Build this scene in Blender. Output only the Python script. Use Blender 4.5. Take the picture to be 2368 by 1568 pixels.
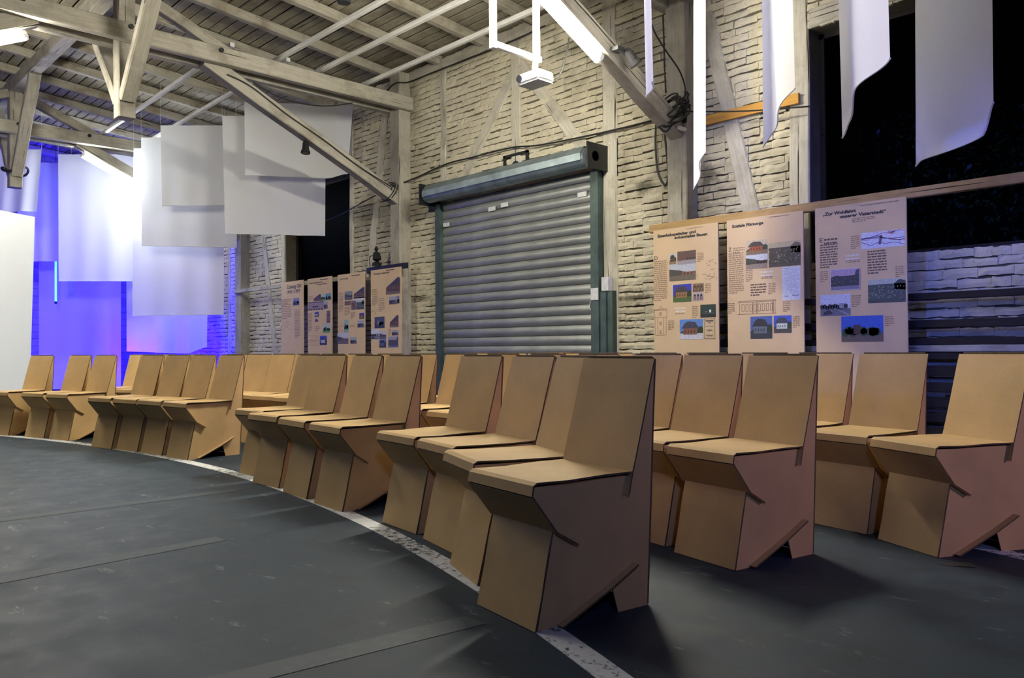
import bpy, bmesh, math, random
from mathutils import Vector, Matrix, noise

# ------------------------------------------------------------------ reset
for _o in list(bpy.data.objects):
    bpy.data.objects.remove(_o, do_unlink=True)
scene = bpy.context.scene
COL = scene.collection
random.seed(7)

# ------------------------------------------------------------------ camera
# hall axes: X runs along the long brick wall, Y towards it, Z up
F, CX, CY, EYE = 1850.0, 1184.0, 784.0, 0.82
D = 7.30                                         # inner face of the long wall
HEAD = math.radians(43.6)
PITCH, ROLL = .0138, .0062
fw0 = Vector((-math.cos(HEAD), math.sin(HEAD), 0)); rt0 = Vector((math.sin(HEAD), math.cos(HEAD), 0)); up0 = Vector((0, 0, 1))
FW = fw0 * math.cos(PITCH) + up0 * math.sin(PITCH)
UP = up0 * math.cos(PITCH) - fw0 * math.sin(PITCH)
RT = rt0 * math.cos(ROLL) - UP * math.sin(ROLL)
UP = UP * math.cos(ROLL) + rt0 * math.sin(ROLL)
EYEP = Vector((0, 0, EYE))
cam_data = bpy.data.cameras.new('camera'); cam = bpy.data.objects.new('camera', cam_data); COL.objects.link(cam)
cam_data.sensor_width = 36; cam_data.lens = 36 * F / 2368; cam_data.clip_start = .05; cam_data.clip_end = 200
cam.matrix_world = Matrix(((RT.x, UP.x, -FW.x, 0), (RT.y, UP.y, -FW.y, 0), (RT.z, UP.z, -FW.z, EYE), (0, 0, 0, 1)))
scene.camera = cam

def ray(px, py): return FW + RT * ((px - CX) / F) - UP * ((py - CY) / F)
def onY(px, py, y=D): r = ray(px, py); return EYEP + r * (y / r.y)
def onX(px, py, x): r = ray(px, py); return EYEP + r * (x / r.x)
def atD(px, py, d): return EYEP + ray(px, py) * d
def proj(p):
    q = Vector(p) - EYEP; d = q.dot(FW)
    return CX + F * q.dot(RT) / d, CY - F * q.dot(UP) / d, d

# ------------------------------------------------------------------ world, exposure, coloured stage light
world = bpy.data.worlds.new('night'); scene.world = world; world.use_nodes = True
world.node_tree.nodes['Background'].inputs[0].default_value = (.01, .012, .02, 1)
world.node_tree.nodes['Background'].inputs[1].default_value = .05
vs = scene.view_settings
vs.view_transform = 'Standard'; vs.look = 'None'; vs.gamma = 1; vs.use_curve_mapping = False; vs.exposure = 0.24

def lamp(name, kind, loc, target, color, power, size=.2, angle=90, blend=.5):
    l = bpy.data.lights.new(name, kind); o = bpy.data.objects.new(name, l); COL.objects.link(o)
    l.color = color; l.energy = power; o.location = loc
    if kind == 'SPOT': l.spot_size = math.radians(angle); l.spot_blend = blend; l.shadow_soft_size = size
    elif kind == 'AREA': l.size = size
    else: l.shadow_soft_size = size
    d = Vector(target) - Vector(loc); o.rotation_euler = d.to_track_quat('-Z', 'Y').to_euler()
    return o
# violet stage floods on the far side of the seating and behind the camera's right
lamp('stage_flood_violet', 'SPOT', (3.2, 4.2, 2.0), (-1.6, 4.2, 1.0), (.82, .52, .88), 210, .25, 60, .9)
lamp('stage_flood_blue', 'SPOT', (2.4, -1.6, 3.0), (-2.4, 4.2, 2.4), (.30, .40, 1.0), 260, .25, 80, .9)
lamp('stage_spot_blue', 'SPOT', (-4.6, -5.2, 3.0), (-2.1, 5.2, 2.9), (.06, .14, 1.0), 1700, .15, 32, .7)
lamp('window_wash', 'SPOT', (1.6, 5.2, 2.4), (-2.4, 7.3, 1.0), (.16, .2, 1.0), 420, .2, 64, .8)
# deep blue floods washing the far end of the hall
lamp('projector_beam', 'SPOT', (-5.52, 5.15, 3.30), (-11.6, 2.2, 1.2), (.75, .88, 1.0), 330, .02, 26, .3)
lamp('gable_flood', 'SPOT', (-16.9, 2.2, .5), (-20.5, 2.8, 1.4), (.012, .0, 1.0), 3600, .2, 130, .5)
lamp('gable_flood_two', 'SPOT', (-17.2, 5.4, .4), (-18.2, 7.3, 1.3), (.008, .0, 1.0), 2600, .2, 130, .5)

# ------------------------------------------------------------------ materials
MATS = {}
def nt(name):
    m = bpy.data.materials.new(name); m.use_nodes = True
    n = m.node_tree.nodes; l = m.node_tree.links
    return m, n, l, n['Principled BSDF']
def mapping(n, l, scale, coord='Object', rnd=False):
    tc = n.new('ShaderNodeTexCoord'); mp = n.new('ShaderNodeMapping'); mp.inputs['Scale'].default_value = scale
    l.new(tc.outputs[coord], mp.inputs[0])
    if rnd:
        oi = n.new('ShaderNodeObjectInfo'); mu = n.new('ShaderNodeMath'); mu.operation = 'MULTIPLY'; mu.inputs[1].default_value = 57.0
        l.new(oi.outputs['Random'], mu.inputs[0]); cb = n.new('ShaderNodeCombineXYZ')
        for k in range(3): l.new(mu.outputs[0], cb.inputs[k])
        l.new(cb.outputs[0], mp.inputs['Location'])
    return mp
def noise_tex(n, l, mp, scale, detail=4, rough=.6):
    t = n.new('ShaderNodeTexNoise'); t.inputs['Scale'].default_value = scale; t.inputs['Detail'].default_value = detail
    t.inputs['Roughness'].default_value = rough; l.new(mp.outputs[0], t.inputs['Vector']); return t
def ramp(n, l, src, stops):
    r = n.new('ShaderNodeValToRGB'); e = r.color_ramp.elements
    while len(e) < len(stops): e.new(.5)
    for k, (p, c) in enumerate(stops):
        e[k].position = p; e[k].color = (*c, 1) if len(c) == 3 else c
    l.new(src, r.inputs[0]); return r
def mixc(n, l, fac, a, b, mode='MIX'):
    m = n.new('ShaderNodeMix'); m.data_type = 'RGBA'; m.blend_type = mode
    for s, v in ((m.inputs[0], fac), (m.inputs[6], a), (m.inputs[7], b)):
        if hasattr(v, 'links') or hasattr(v, 'is_linked'): l.new(v, s)
        else: s.default_value = v if isinstance(v, float) else (*v, 1)
    return m.outputs[2]
def bump(n, l, src, b, strength, dist=.01):
    bp = n.new('ShaderNodeBump'); bp.inputs['Strength'].default_value = strength; bp.inputs['Distance'].default_value = dist
    l.new(src, bp.inputs['Height']); l.new(bp.outputs[0], b.inputs['Normal'])

def mat_simple(name, col, rough=.7, metal=0, var=.15, scale=20, bmp=0):
    m, n, l, b = nt(name)
    mp = mapping(n, l, (1, 1, 1)); t = noise_tex(n, l, mp, scale)
    lo = tuple(c * (1 - var) for c in col); hi = tuple(min(1, c * (1 + var)) for c in col)
    r = ramp(n, l, t.outputs['Fac'], [(.3, lo), (.7, hi)])
    l.new(r.outputs[0], b.inputs['Base Color']); b.inputs['Roughness'].default_value = rough; b.inputs['Metallic'].default_value = metal
    if bmp: bump(n, l, t.outputs['Fac'], b, bmp)
    MATS[name] = m; return m

def mat_card(name, base):
    m, n, l, b = nt(name)
    mp = mapping(n, l, (1, 1, 1), rnd=True)
    t = noise_tex(n, l, mp, 3, 3); t2 = noise_tex(n, l, mp, 220, 2)
    lo = tuple(c * .86 for c in base); hi = tuple(c * 1.1 for c in base)
    r = ramp(n, l, t.outputs['Fac'], [(.3, lo), (.7, hi)])
    g = ramp(n, l, t2.outputs['Fac'], [(.3, (.88, .88, .88)), (.7, (1, 1, 1))])
    c = mixc(n, l, 1.0, r.outputs[0], g.outputs[0], 'MULTIPLY')
    # scuffs
    t3 = noise_tex(n, l, mp, 14, 6, .75); s = ramp(n, l, t3.outputs['Fac'], [(.66, (0, 0, 0)), (.78, (.35, .35, .35))])
    c2 = mixc(n, l, s.outputs[0], c, tuple(k * .55 for k in base))
    l.new(c2, b.inputs['Base Color']); b.inputs['Roughness'].default_value = .72
    b.inputs['Specular IOR Level'].default_value = .3
    w = n.new('ShaderNodeTexWave'); w.inputs['Scale'].default_value = 45; w.bands_direction = 'X'; w.inputs['Distortion'].default_value = .3
    l.new(mp.outputs[0], w.inputs['Vector']); bump(n, l, w.outputs['Fac'], b, .06, .002)
    MATS[name] = m; return m

def mat_timber(name, base, dirt, amount=.5, cracks=True):
    m, n, l, b = nt(name)
    mp = mapping(n, l, (1.2, 14, 14), rnd=True); mp2 = mapping(n, l, (1, 1, 1), rnd=True)
    g = noise_tex(n, l, mp, 2.5, 6, .7); p = noise_tex(n, l, mp2, 2.2, 6, .65)
    r = ramp(n, l, g.outputs['Fac'], [(.28, tuple(c * .72 for c in base)), (.62, base)])
    d = ramp(n, l, p.outputs['Fac'], [(.48, (0, 0, 0)), (.72, (amount,) * 3)])
    c = mixc(n, l, d.outputs[0], r.outputs[0], dirt)
    if cracks:
        mp3 = mapping(n, l, (.5, 22, 22), rnd=True); k = noise_tex(n, l, mp3, 1.6, 3, .5)
        kk = ramp(n, l, k.outputs['Fac'], [(.30, (1, 1, 1)), (.335, (0, 0, 0))])
        c = mixc(n, l, kk.outputs[0], c, tuple(x * .25 for x in dirt))
    l.new(c, b.inputs['Base Color']); b.inputs['Roughness'].default_value = .85; b.inputs['Specular IOR Level'].default_value = .2
    bump(n, l, g.outputs['Fac'], b, .35, .01)
    MATS[name] = m; return m

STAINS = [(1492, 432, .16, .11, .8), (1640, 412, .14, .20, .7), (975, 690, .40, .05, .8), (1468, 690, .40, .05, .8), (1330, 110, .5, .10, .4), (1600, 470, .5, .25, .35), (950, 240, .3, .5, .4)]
def mat_brick(name, base, dark):
    m, n, l, b = nt(name)
    gm = n.new('ShaderNodeNewGeometry'); mp = n.new('ShaderNodeMapping'); l.new(gm.outputs['Position'], mp.inputs[0])
    big = noise_tex(n, l, mp, .9, 5, .6); mid = noise_tex(n, l, mp, 7, 6, .7); fine = noise_tex(n, l, mp, 45, 4, .7)
    c0 = ramp(n, l, mid.outputs['Fac'], [(.3, tuple(x * .78 for x in base)), (.65, base)])
    d = ramp(n, l, big.outputs['Fac'], [(.46, (0, 0, 0)), (.75, (.8, .8, .8))])
    c1 = mixc(n, l, d.outputs[0], c0.outputs[0], dark)
    s = ramp(n, l, fine.outputs['Fac'], [(.30, (.75, .75, .75)), (.40, (0, 0, 0))])
    c2 = mixc(n, l, s.outputs[0], c1, tuple(x * .6 for x in dark))
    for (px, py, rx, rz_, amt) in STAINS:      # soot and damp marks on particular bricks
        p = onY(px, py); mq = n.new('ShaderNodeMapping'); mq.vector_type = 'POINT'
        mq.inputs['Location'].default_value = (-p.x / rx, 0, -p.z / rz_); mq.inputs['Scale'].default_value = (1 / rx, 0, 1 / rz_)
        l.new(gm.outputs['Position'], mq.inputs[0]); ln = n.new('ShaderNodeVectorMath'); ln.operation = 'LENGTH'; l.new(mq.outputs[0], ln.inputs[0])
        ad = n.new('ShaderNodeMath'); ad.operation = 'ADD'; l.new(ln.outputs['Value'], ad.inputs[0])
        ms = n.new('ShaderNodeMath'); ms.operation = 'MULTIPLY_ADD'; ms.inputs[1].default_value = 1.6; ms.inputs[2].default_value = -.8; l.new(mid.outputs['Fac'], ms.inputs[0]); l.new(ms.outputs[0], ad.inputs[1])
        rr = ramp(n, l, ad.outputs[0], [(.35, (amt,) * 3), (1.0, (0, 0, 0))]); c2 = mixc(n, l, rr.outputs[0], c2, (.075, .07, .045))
    l.new(c2, b.inputs['Base Color']); b.inputs['Roughness'].default_value = .9; b.inputs['Specular IOR Level'].default_value = .15
    bump(n, l, mid.outputs['Fac'], b, .5, .012)
    MATS[name] = m; return m

mat_card('card', (.56, .37, .165)); mat_card('card_back', (.50, .32, .15))
mat_simple('card_edge', (.10, .065, .035), .9, var=.5, scale=120)
mat_timber('timber', (.43, .40, .335), (.13, .11, .085), .7)
mat_timber('timber_white', (.54, .505, .42), (.17, .145, .10), .65)
mat_timber('batten_white', (.74, .73, .70), (.4, .37, .32), .3, False)
mat_timber('plank_roof', (.36, .33, .26), (.13, .08, .045), .75)
mat_timber('rafter', (.44, .41, .34), (.15, .10, .06), .75)
mat_timber('rail_wood', (.44, .29, .13), (.2, .13, .06), .5)
mat_timber('orange_plank', (.60, .32, .08), (.3, .14, .03), .4)
mat_timber('slat_dark', (.030, .025, .022), (.012, .011, .010), .6)
mat_brick('brick', (.61, .555, .42), (.18, .16, .115))
mat_brick('mortar', (.13, .115, .08), (.05, .045, .035))
mat_simple('black_paint', (.006, .006, .007), .85)
mat_simple('black_metal', (.010, .011, .013), .45, .2)
mat_simple('cable', (.012, .012, .012), .6)
mat_simple('green_metal', (.055, .085, .08), .5, .3, .3, 6)
mat_simple('galvanised', (.29, .30, .285), .38, .65, .24, 6)
mat_simple('galvanised_hood', (.27, .33, .35), .42, .7, .3, 4)
mat_simple('white_plastic', (.80, .80, .80), .45, 0, .03)
mat_simple('grey_plastic', (.45, .45, .46), .5, 0, .1)
mat_simple('white_board', (.80, .82, .84), .6, 0, .02, 2)
mat_simple('poster_board', (.58, .425, .27), .75, 0, .05, 4)
mat_simple('tape_grey', (.55, .55, .55), .7)
mat_simple('leaf_dark', (.05, .09, .05), .35)
mat_simple('lens_glass', (.02, .02, .03), .1)

def mat_ink():
    m, n, l, b = nt('print_ink')
    a = n.new('ShaderNodeAttribute'); a.attribute_name = 'ink'
    mp = mapping(n, l, (1, 1, 1)); t = noise_tex(n, l, mp, 60, 5, .7)
    r = ramp(n, l, t.outputs['Fac'], [(.3, (.62, .62, .62)), (.7, (1.15, 1.15, 1.15))])
    c = mixc(n, l, 1.0, a.outputs['Color'], r.outputs[0], 'MULTIPLY')
    l.new(c, b.inputs['Base Color']); b.inputs['Roughness'].default_value = .6; MATS['print_ink'] = m
mat_ink()

def mat_floor():
    m, n, l, b = nt('floor_paint')
    mp = mapping(n, l, (1, 1, 1)); a = noise_tex(n, l, mp, .8, 6, .6); c = noise_tex(n, l, mp, 5, 8, .7); f = noise_tex(n, l, mp, 60, 3, .6)
    base = ramp(n, l, a.outputs['Fac'], [(.3, (.019, .032, .050)), (.7, (.034, .049, .067))])
    d = ramp(n, l, c.outputs['Fac'], [(.35, (.72, .72, .72)), (.65, (1.08, 1.08, 1.08))])
    k = mixc(n, l, 1.0, base.outputs[0], d.outputs[0], 'MULTIPLY')
    mp2 = mapping(n, l, (1.5, 3.5, 1)); s = noise_tex(n, l, mp2, 3.0, 9, .72)
    sc = ramp(n, l, s.outputs['Fac'], [(.60, (0, 0, 0)), (.68, (.55, .55, .55))])
    k2 = mixc(n, l, sc.outputs[0], k, (.20, .22, .23))
    l.new(k2, b.inputs['Base Color'])
    rr = ramp(n, l, c.outputs['Fac'], [(.3, (.50, .5, .5)), (.7, (.72, .72, .72))]); l.new(rr.outputs[0], b.inputs['Roughness'])
    b.inputs['Specular IOR Level'].default_value = .22
    bump(n, l, f.outputs['Fac'], b, .12, .004); MATS['floor_paint'] = m
mat_floor()
def mat_line(name, col, keep):
    m, n, l, b = nt(name)
    mp = mapping(n, l, (1, 1, 1)); t = noise_tex(n, l, mp, 26, 9, .8); t2 = noise_tex(n, l, mp, 1.6, 3, .5)
    ad = n.new('ShaderNodeMath'); ad.operation = 'ADD'; l.new(t.outputs['Fac'], ad.inputs[0])
    mu = n.new('ShaderNodeMath'); mu.operation = 'MULTIPLY'; mu.inputs[1].default_value = .35; l.new(t2.outputs['Fac'], mu.inputs[0]); l.new(mu.outputs[0], ad.inputs[1])
    r = ramp(n, l, ad.outputs[0], [(keep, col), (keep + .07, (.029, .043, .057))])
    l.new(r.outputs[0], b.inputs['Base Color']); b.inputs['Roughness'].default_value = .7; MATS[name] = m
mat_line('line_paint', (.62, .62, .62), .70); mat_line('faint_streak', (.041, .055, .067), .60)

def mat_cloth():
    m, n, l, b = nt('fleece')
    mp = mapping(n, l, (1, 1, 1)); t = noise_tex(n, l, mp, 130, 4, .7); t2 = noise_tex(n, l, mp, 9, 4, .6)
    r = ramp(n, l, t.outputs['Fac'], [(.3, (.72, .72, .73)), (.7, (.86, .86, .87))])
    l.new(r.outputs[0], b.inputs['Base Color']); b.inputs['Roughness'].default_value = .95; b.inputs['Specular IOR Level'].default_value = .1
    tr = n.new('ShaderNodeBsdfTranslucent'); tr.inputs[0].default_value = (.80, .80, .82, 1)
    mx = n.new('ShaderNodeMixShader'); mx.inputs[0].default_value = .42
    l.new(b.outputs[0], mx.inputs[1]); l.new(tr.outputs[0], mx.inputs[2])
    l.new(mx.outputs[0], n['Material Output'].inputs['Surface'])
    bump(n, l, t2.outputs['Fac'], b, .12, .02); MATS['fleece'] = m
mat_cloth()
def mat_emit(name, col, strength):
    m, n, l, b = nt(name)
    b.inputs['Base Color'].default_value = (.8, .8, .8, 1); b.inputs['Emission Color'].default_value = (*col, 1); b.inputs['Emission Strength'].default_value = strength
    MATS[name] = m
mat_emit('tube_glow', (1, .955, .80), 330); mat_emit('tube_glow_low', (1, .955, .80), 42); mat_emit('tube_glow_mid', (1, .955, .80), 230)
mat_emit('tube_glow_far', (.92, 1.0, .98), 125)
mat_emit('led_blue', (.02, .30, 1.0), 3)
def mat_pane():
    m, n, l, b = nt('window_glass')
    tr = n.new('ShaderNodeBsdfTransparent'); tr.inputs[0].default_value = (.55, .6, .65, 1)
    gl = n.new('ShaderNodeBsdfGlossy'); gl.inputs['Roughness'].default_value = .45
    fr = n.new('ShaderNodeFresnel'); fr.inputs['IOR'].default_value = 1.45
    mu = n.new('ShaderNodeMath'); mu.operation = 'MULTIPLY'; mu.inputs[1].default_value = .004; l.new(fr.outputs[0], mu.inputs[0])
    mx = n.new('ShaderNodeMixShader'); l.new(mu.outputs[0], mx.inputs[0]); l.new(tr.outputs[0], mx.inputs[1]); l.new(gl.outputs[0], mx.inputs[2])
    l.new(mx.outputs[0], n['Material Output'].inputs['Surface']); MATS['window_glass'] = m
mat_pane()

# ------------------------------------------------------------------ object helpers
def link(name, me, parent=None, loc=None, rotz=None, mw=None):
    o = bpy.data.objects.new(name, me); COL.objects.link(o)
    if parent is not None: o.parent = parent
    if loc is not None: o.location = loc
    if rotz is not None: o.rotation_euler = (0, 0, rotz)
    if mw is not None: o.matrix_world = mw
    return o
def tag(o, label, cat, group=None, kind=None):
    if label: o['label'] = label
    if cat: o['category'] = cat
    if group: o['group'] = group
    if kind: o['kind'] = kind
    return o
def struct(o): o['kind'] = 'structure'; return o
def empty(name, loc, label, cat, group=None, rotz=0):
    o = bpy.data.objects.new(name, None); COL.objects.link(o); o.location = loc; o.rotation_euler = (0, 0, rotz); o.empty_display_size = .1
    return tag(o, label, cat, group)
class MB:
    def __init__(s): s.v = []; s.f = []; s.m = []
    def add(s, vs, fs, mi=0):
        b = len(s.v); s.v += [tuple(v) for v in vs]
        for f in fs: s.f.append(tuple(b + i for i in f)); s.m.append(mi)
    def box(s, x0, x1, y0, y1, z0, z1, mi=0):
        s.add([(x0, y0, z0), (x1, y0, z0), (x1, y1, z0), (x0, y1, z0), (x0, y0, z1), (x1, y0, z1), (x1, y1, z1), (x0, y1, z1)],
              [(0, 3, 2, 1), (4, 5, 6, 7), (0, 1, 5, 4), (1, 2, 6, 5), (2, 3, 7, 6), (3, 0, 4, 7)], mi)
    def tube(s, pts, r, seg=8, mi=0, cap=True):
        pts = [Vector(p) for p in pts]; n = len(pts); rings = []
        rr = r if isinstance(r, (list, tuple)) else [r] * n
        ref = Vector((0, 0, 1))
        for i, p in enumerate(pts):
            t = (pts[min(i + 1, n - 1)] - pts[max(i - 1, 0)]).normalized()
            a = t.cross(ref)
            if a.length < .05: a = t.cross(Vector((1, 0, 0)))
            a.normalize(); c = a.cross(t).normalized()
            rings.append([p + (a * math.cos(2 * math.pi * k / seg) + c * math.sin(2 * math.pi * k / seg)) * rr[i] for k in range(seg)])
        vs = [v for r_ in rings for v in r_]; fs = []
        for i in range(n - 1):
            for k in range(seg):
                k2 = (k + 1) % seg; fs.append((i * seg + k, i * seg + k2, (i + 1) * seg + k2, (i + 1) * seg + k))
        if cap: fs.append(tuple(reversed(range(seg)))); fs.append(tuple((n - 1) * seg + k for k in range(seg)))
        s.add(vs, fs, mi)
    def mesh(s, name, mats, smooth=False):
        me = bpy.data.meshes.new(name); me.from_pydata(s.v, [], s.f)
        for m in (mats if isinstance(mats, (list, tuple)) else [mats]): me.materials.append(MATS[m])
        me.polygons.foreach_set('material_index', s.m)
        bm = bmesh.new(); bm.from_mesh(me); bmesh.ops.recalc_face_normals(bm, faces=bm.faces); bm.to_mesh(me); bm.free()
        if smooth: me.polygons.foreach_set('use_smooth', [True] * len(me.polygons))
        return me
    def obj(s, name, mats, parent=None, loc=None, rotz=None, smooth=False, mw=None):
        return link(name, s.mesh(name, mats, smooth), parent, loc, rotz, mw)

def beam(name, p0, p1, w, h, mat, parent=None, up=(0, 0, 1), seg=7, rough=.006, seed=0):
    """squared, slightly hewn timber from p0 to p1: w across, h along 'up'; mesh runs along local X"""
    p0, p1 = Vector(p0), Vector(p1); x = (p1 - p0); L = x.length; x.normalize()
    u = Vector(up); y = u.cross(x).normalized(); z = x.cross(y).normalized()
    rnd = random.Random(int(abs(p0.x * 131 + p0.y * 71 + p0.z * 37 + p1.x * 17) * 100) + seed)
    vs = []; fs = []; c = min(.012, w * .12)
    prof = [(-w / 2 + c, -h / 2), (w / 2 - c, -h / 2), (w / 2, -h / 2 + c), (w / 2, h / 2 - c), (w / 2 - c, h / 2), (-w / 2 + c, h / 2), (-w / 2, h / 2 - c), (-w / 2, -h / 2 + c)]
    for i in range(seg + 1):
        oy, oz = rnd.uniform(-rough, rough), rnd.uniform(-rough, rough)
        for (a, b) in prof: vs.append((L * i / seg, a + oy + rnd.uniform(-rough, rough) * .5, b + oz + rnd.uniform(-rough, rough) * .5))
    for i in range(seg):
        for k in range(8):
            k2 = (k + 1) % 8; fs.append((i * 8 + k, i * 8 + k2, (i + 1) * 8 + k2, (i + 1) * 8 + k))
    fs.append(tuple(range(8))); fs.append(tuple(seg * 8 + k for k in range(8)))
    mb = MB(); mb.add(vs, fs); me = mb.mesh(name, mat)
    M = Matrix(((x.x, y.x, z.x, p0.x), (x.y, y.y, z.y, p0.y), (x.z, y.z, z.z, p0.z), (0, 0, 0, 1)))
    o = bpy.data.objects.new(name, me); COL.objects.link(o)
    if parent is not None:
        o.parent = parent; o.matrix_basis = Matrix.Translation(parent.location).inverted() @ M
    else: o.matrix_basis = M
    return o
def child_at(mb, name, mats, parent, smooth=False):
    """mesh given in world coordinates, parented to an unrotated thing"""
    return mb.obj(name, mats, parent, loc=-parent.location, smooth=smooth)
def spline(pts, n=8):
    pts = [Vector(p) for p in pts]; out = []
    for i in range(len(pts) - 1):
        a, b, c, d = pts[max(i - 1, 0)], pts[i], pts[i + 1], pts[min(i + 2, len(pts) - 1)]
        for k in range(n):
            t = k / n
            out.append(.5 * ((2 * b) + (c - a) * t + (2 * a - 5 * b + 4 * c - d) * t * t + (3 * b - 3 * c + d - a) * t ** 3))
    out.append(pts[-1]); return out

# ------------------------------------------------------------------ floor and its lines
mb = MB(); mb.box(-20.8, 6, -8, D + .3, -.12, 0)
floor = struct(mb.obj('floor', 'floor_paint'))
CC = Vector((-5.655, -9.869))
def arc_strip(r0, r1, a0, a1, n, z0=.0, z1=.002):
    m = MB(); vs = []
    for i in range(n + 1):
        a = math.radians(a0 + (a1 - a0) * i / n); e = Vector((math.cos(a), math.sin(a)))
        for r in (r0, r1):
            p = CC + e * r; vs += [(p.x, p.y, z0), (p.x, p.y, z1)]
    fs = []
    for i in range(n):
        b = i * 4; fs += [(b + 1, b + 3, b + 7, b + 5), (b, b + 4, b + 6, b + 2), (b, b + 1, b + 5, b + 4), (b + 2, b + 6, b + 7, b + 3)]
    m.add(vs, fs); return m
o = arc_strip(12.20, 12.285, 62, 125, 90).obj('floor_line', 'line_paint')
tag(o, 'curved white painted line on the floor along the front row of chairs', 'floor line')
o = arc_strip(14.24, 14.33, 60, 96, 60).obj('floor_line', 'line_paint')
tag(o, 'white painted line running on from under the third row of chairs', 'floor line')
gs = [(-4.60, -.2, -4.58, 2.1, 'faint pale streak on the open floor pointing at the gap between chair groups'), (-3.33, 0, -3.44, 1.5, 'faint pale streak on the open floor, middle one of three'), (-2.03, .2, -1.85, 1.6, 'faint pale streak on the open floor leading to the row-end chair')]
for (x, y0, x1, y1, lab) in gs:  # thin strips a little paler than the floor around them
    m = MB(); m.add([(x - .05, y0, .0012), (x + .05, y0, .0012), (x1 + .05, y1, .0012), (x1 - .05, y1, .0012)], [(0, 1, 2, 3)])
    tag(m.obj('faint_floor_mark', 'faint_streak'), lab, 'floor mark', 'faint streaks on the open floor')

# ------------------------------------------------------------------ long wall
WINS = [(-3.53, -.8, 1.64, 3.86), (-13.81, -11.57, 1.64, 3.86)]
SHUT = (-9.12, -6.09, 0, 3.04)
WX0, WX1, WTOP = -20.5, -.8, 5.10
w = MB()
xs = [WX0, WINS[1][0], WINS[1][1], WINS[0][0], WX1]
for i in range(4):
    x0, x1 = xs[i], xs[i + 1]
    if i in (1, 3):
        w.box(x0, x1, D, D + .3, 0, 1.64); w.box(x0, x1, D, D + .3, 3.86, WTOP)
    else: w.box(x0, x1, D, D + .3, 0, WTOP)
wall = struct(w.obj('wall_back', 'mortar'))

# timbers of the half-timbered frame, set in the brickwork
def wtimber(x0, z0, x1, z1, wd, depth=.05, mat='timber_white', proud=.035):
    return beam('timber', (x0, D - proud + depth / 2, z0), (x1, D - proud + depth / 2, z1), wd, depth, mat, wall, up=(0, 1, 0), seg=9, rough=.008)
TIM = [(-9.06, 3.07, -9.06, 5.04, .13), (-7.54, 3.11, -7.54, 5.04, .17), (-5.96, 0, -5.96, 5.04, .21), (-7.49, 4.58, -8.74, 3.11, .17), (-7.46, 4.56, -6.16, 3.0, .17),
       (-3.63, 0, -3.63, 5.04, .20), (-4.74, 4.81, -4.0, 1.57, .18), (-11.51, 0, -11.51, 5.04, .11), (-13.88, 0, -13.88, 5.04, .12), (-10.47, 4.89, -11.06, 1.62, .17),
       (-14.82, 3.64, -14.16, .63, .16), (-9.21, 0, -9.21, 3.04, .10), (-16.24, 0, -16.24, 5.04, .12)]
for t in TIM: wtimber(*t)
wtimber(-3.52, 3.96, -.8, 3.96, .18)                 # lintel of the broad window
wtimber(-13.82, 3.96, -11.57, 3.96, .18)
wtimber(-20.4, 5.0, -.8, 5.0, .14)                  # wall plate

# bricks: running bond of individual whitewashed bricks
rb = random.Random(11)
BL, BH = .262, .082
def brick_mesh(L, H, seed):
    r = random.Random(seed); nx = 4; vs = []; dep = .028
    for j in range(3):
        for i in range(nx + 1):
            x = -L / 2 + L * i / nx; z = -H / 2 + H * j / 2
            if j in (0, 2): z += r.uniform(-.006, .006) * (1 if j else 1)
            y = -r.uniform(.004, .013) if (0 < i < nx and j == 1) else -r.uniform(-.002, .005)
            vs.append((x + (r.uniform(-.003, .003) if i in (0, nx) else 0), y, z))
    fs = []
    for j in range(2):
        for i in range(nx): a = j * (nx + 1) + i; fs.append((a, a + 1, a + nx + 2, a + nx + 1))
    n = len(vs); ring = [0, 1, 2, 3, 4, 9, 14, 13, 12, 11, 10, 5]
    for k in ring: vs.append((vs[k][0], dep, vs[k][2]))
    for k in range(12): k2 = (k + 1) % 12; fs.append((ring[k2], ring[k], n + k, n + k2))
    return vs, fs
variants = [brick_mesh(1, BH - (.004, .009, .014, .020)[k % 4], k) for k in range(16)]
def seg_minus(segs, a, b):
    out = []
    for s, e in segs:
        if b <= s or a >= e: out.append((s, e)); continue
        if a > s: out.append((s, a))
        if b < e: out.append((b, e))
    return out
POSTERS_X = [(a, a + .79) for a in (-5.14, -4.25, -3.345, -13.42, -12.47, -11.49, -10.52)]
bricks = []
zc = BH / 2; row = 0
while zc < WTOP - .03:
    segs = [(WX0, WX1)]
    for (a, b, z0, z1) in WINS:
        if z0 - .02 < zc < z1 + .02: segs = seg_minus(segs, a, b)
    if zc < SHUT[3] - .05: segs = seg_minus(segs, SHUT[0], SHUT[1])
    for t in TIM:
        if t[0] == t[2] and t[1] < zc < t[3]: segs = seg_minus(segs, t[0] - t[4] / 2 + .015, t[0] + t[4] / 2 - .015)
    for (s, e) in segs:
        x = s - (BL * .5 if row % 2 else 0) - rb.uniform(0, .03)
        while x < e - .02:
            ln = BL if rb.random() < .8 else BL * .52
            a, b = max(x, s), min(x + ln, e); x += ln
            if b - a < .05: continue
            bricks.append(((a + b) / 2, zc, b - a - .002))
    zc += BH; row += 1
def shown(bx, bz):
    px, py, d = proj((bx, D, bz))
    if not (0 < px < 2368 and 0 < py < 812): return None
    if bz < 2.1 and any(a - .15 < bx < b + .1 for a, b in POSTERS_X): return None
    if bx < -11.4 and bz > 2.6: return None
    return d
order = sorted([(shown(b[0], b[1]), i) for i, b in enumerate(bricks) if shown(b[0], b[1]) is not None])
single = {i for _, i in order[:300]}
vmesh = []
for k, (vs, fs) in enumerate(variants):
    m = MB(); m.add(vs, fs); vmesh.append(m.mesh('brick', 'brick'))
rest = MB()
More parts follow.
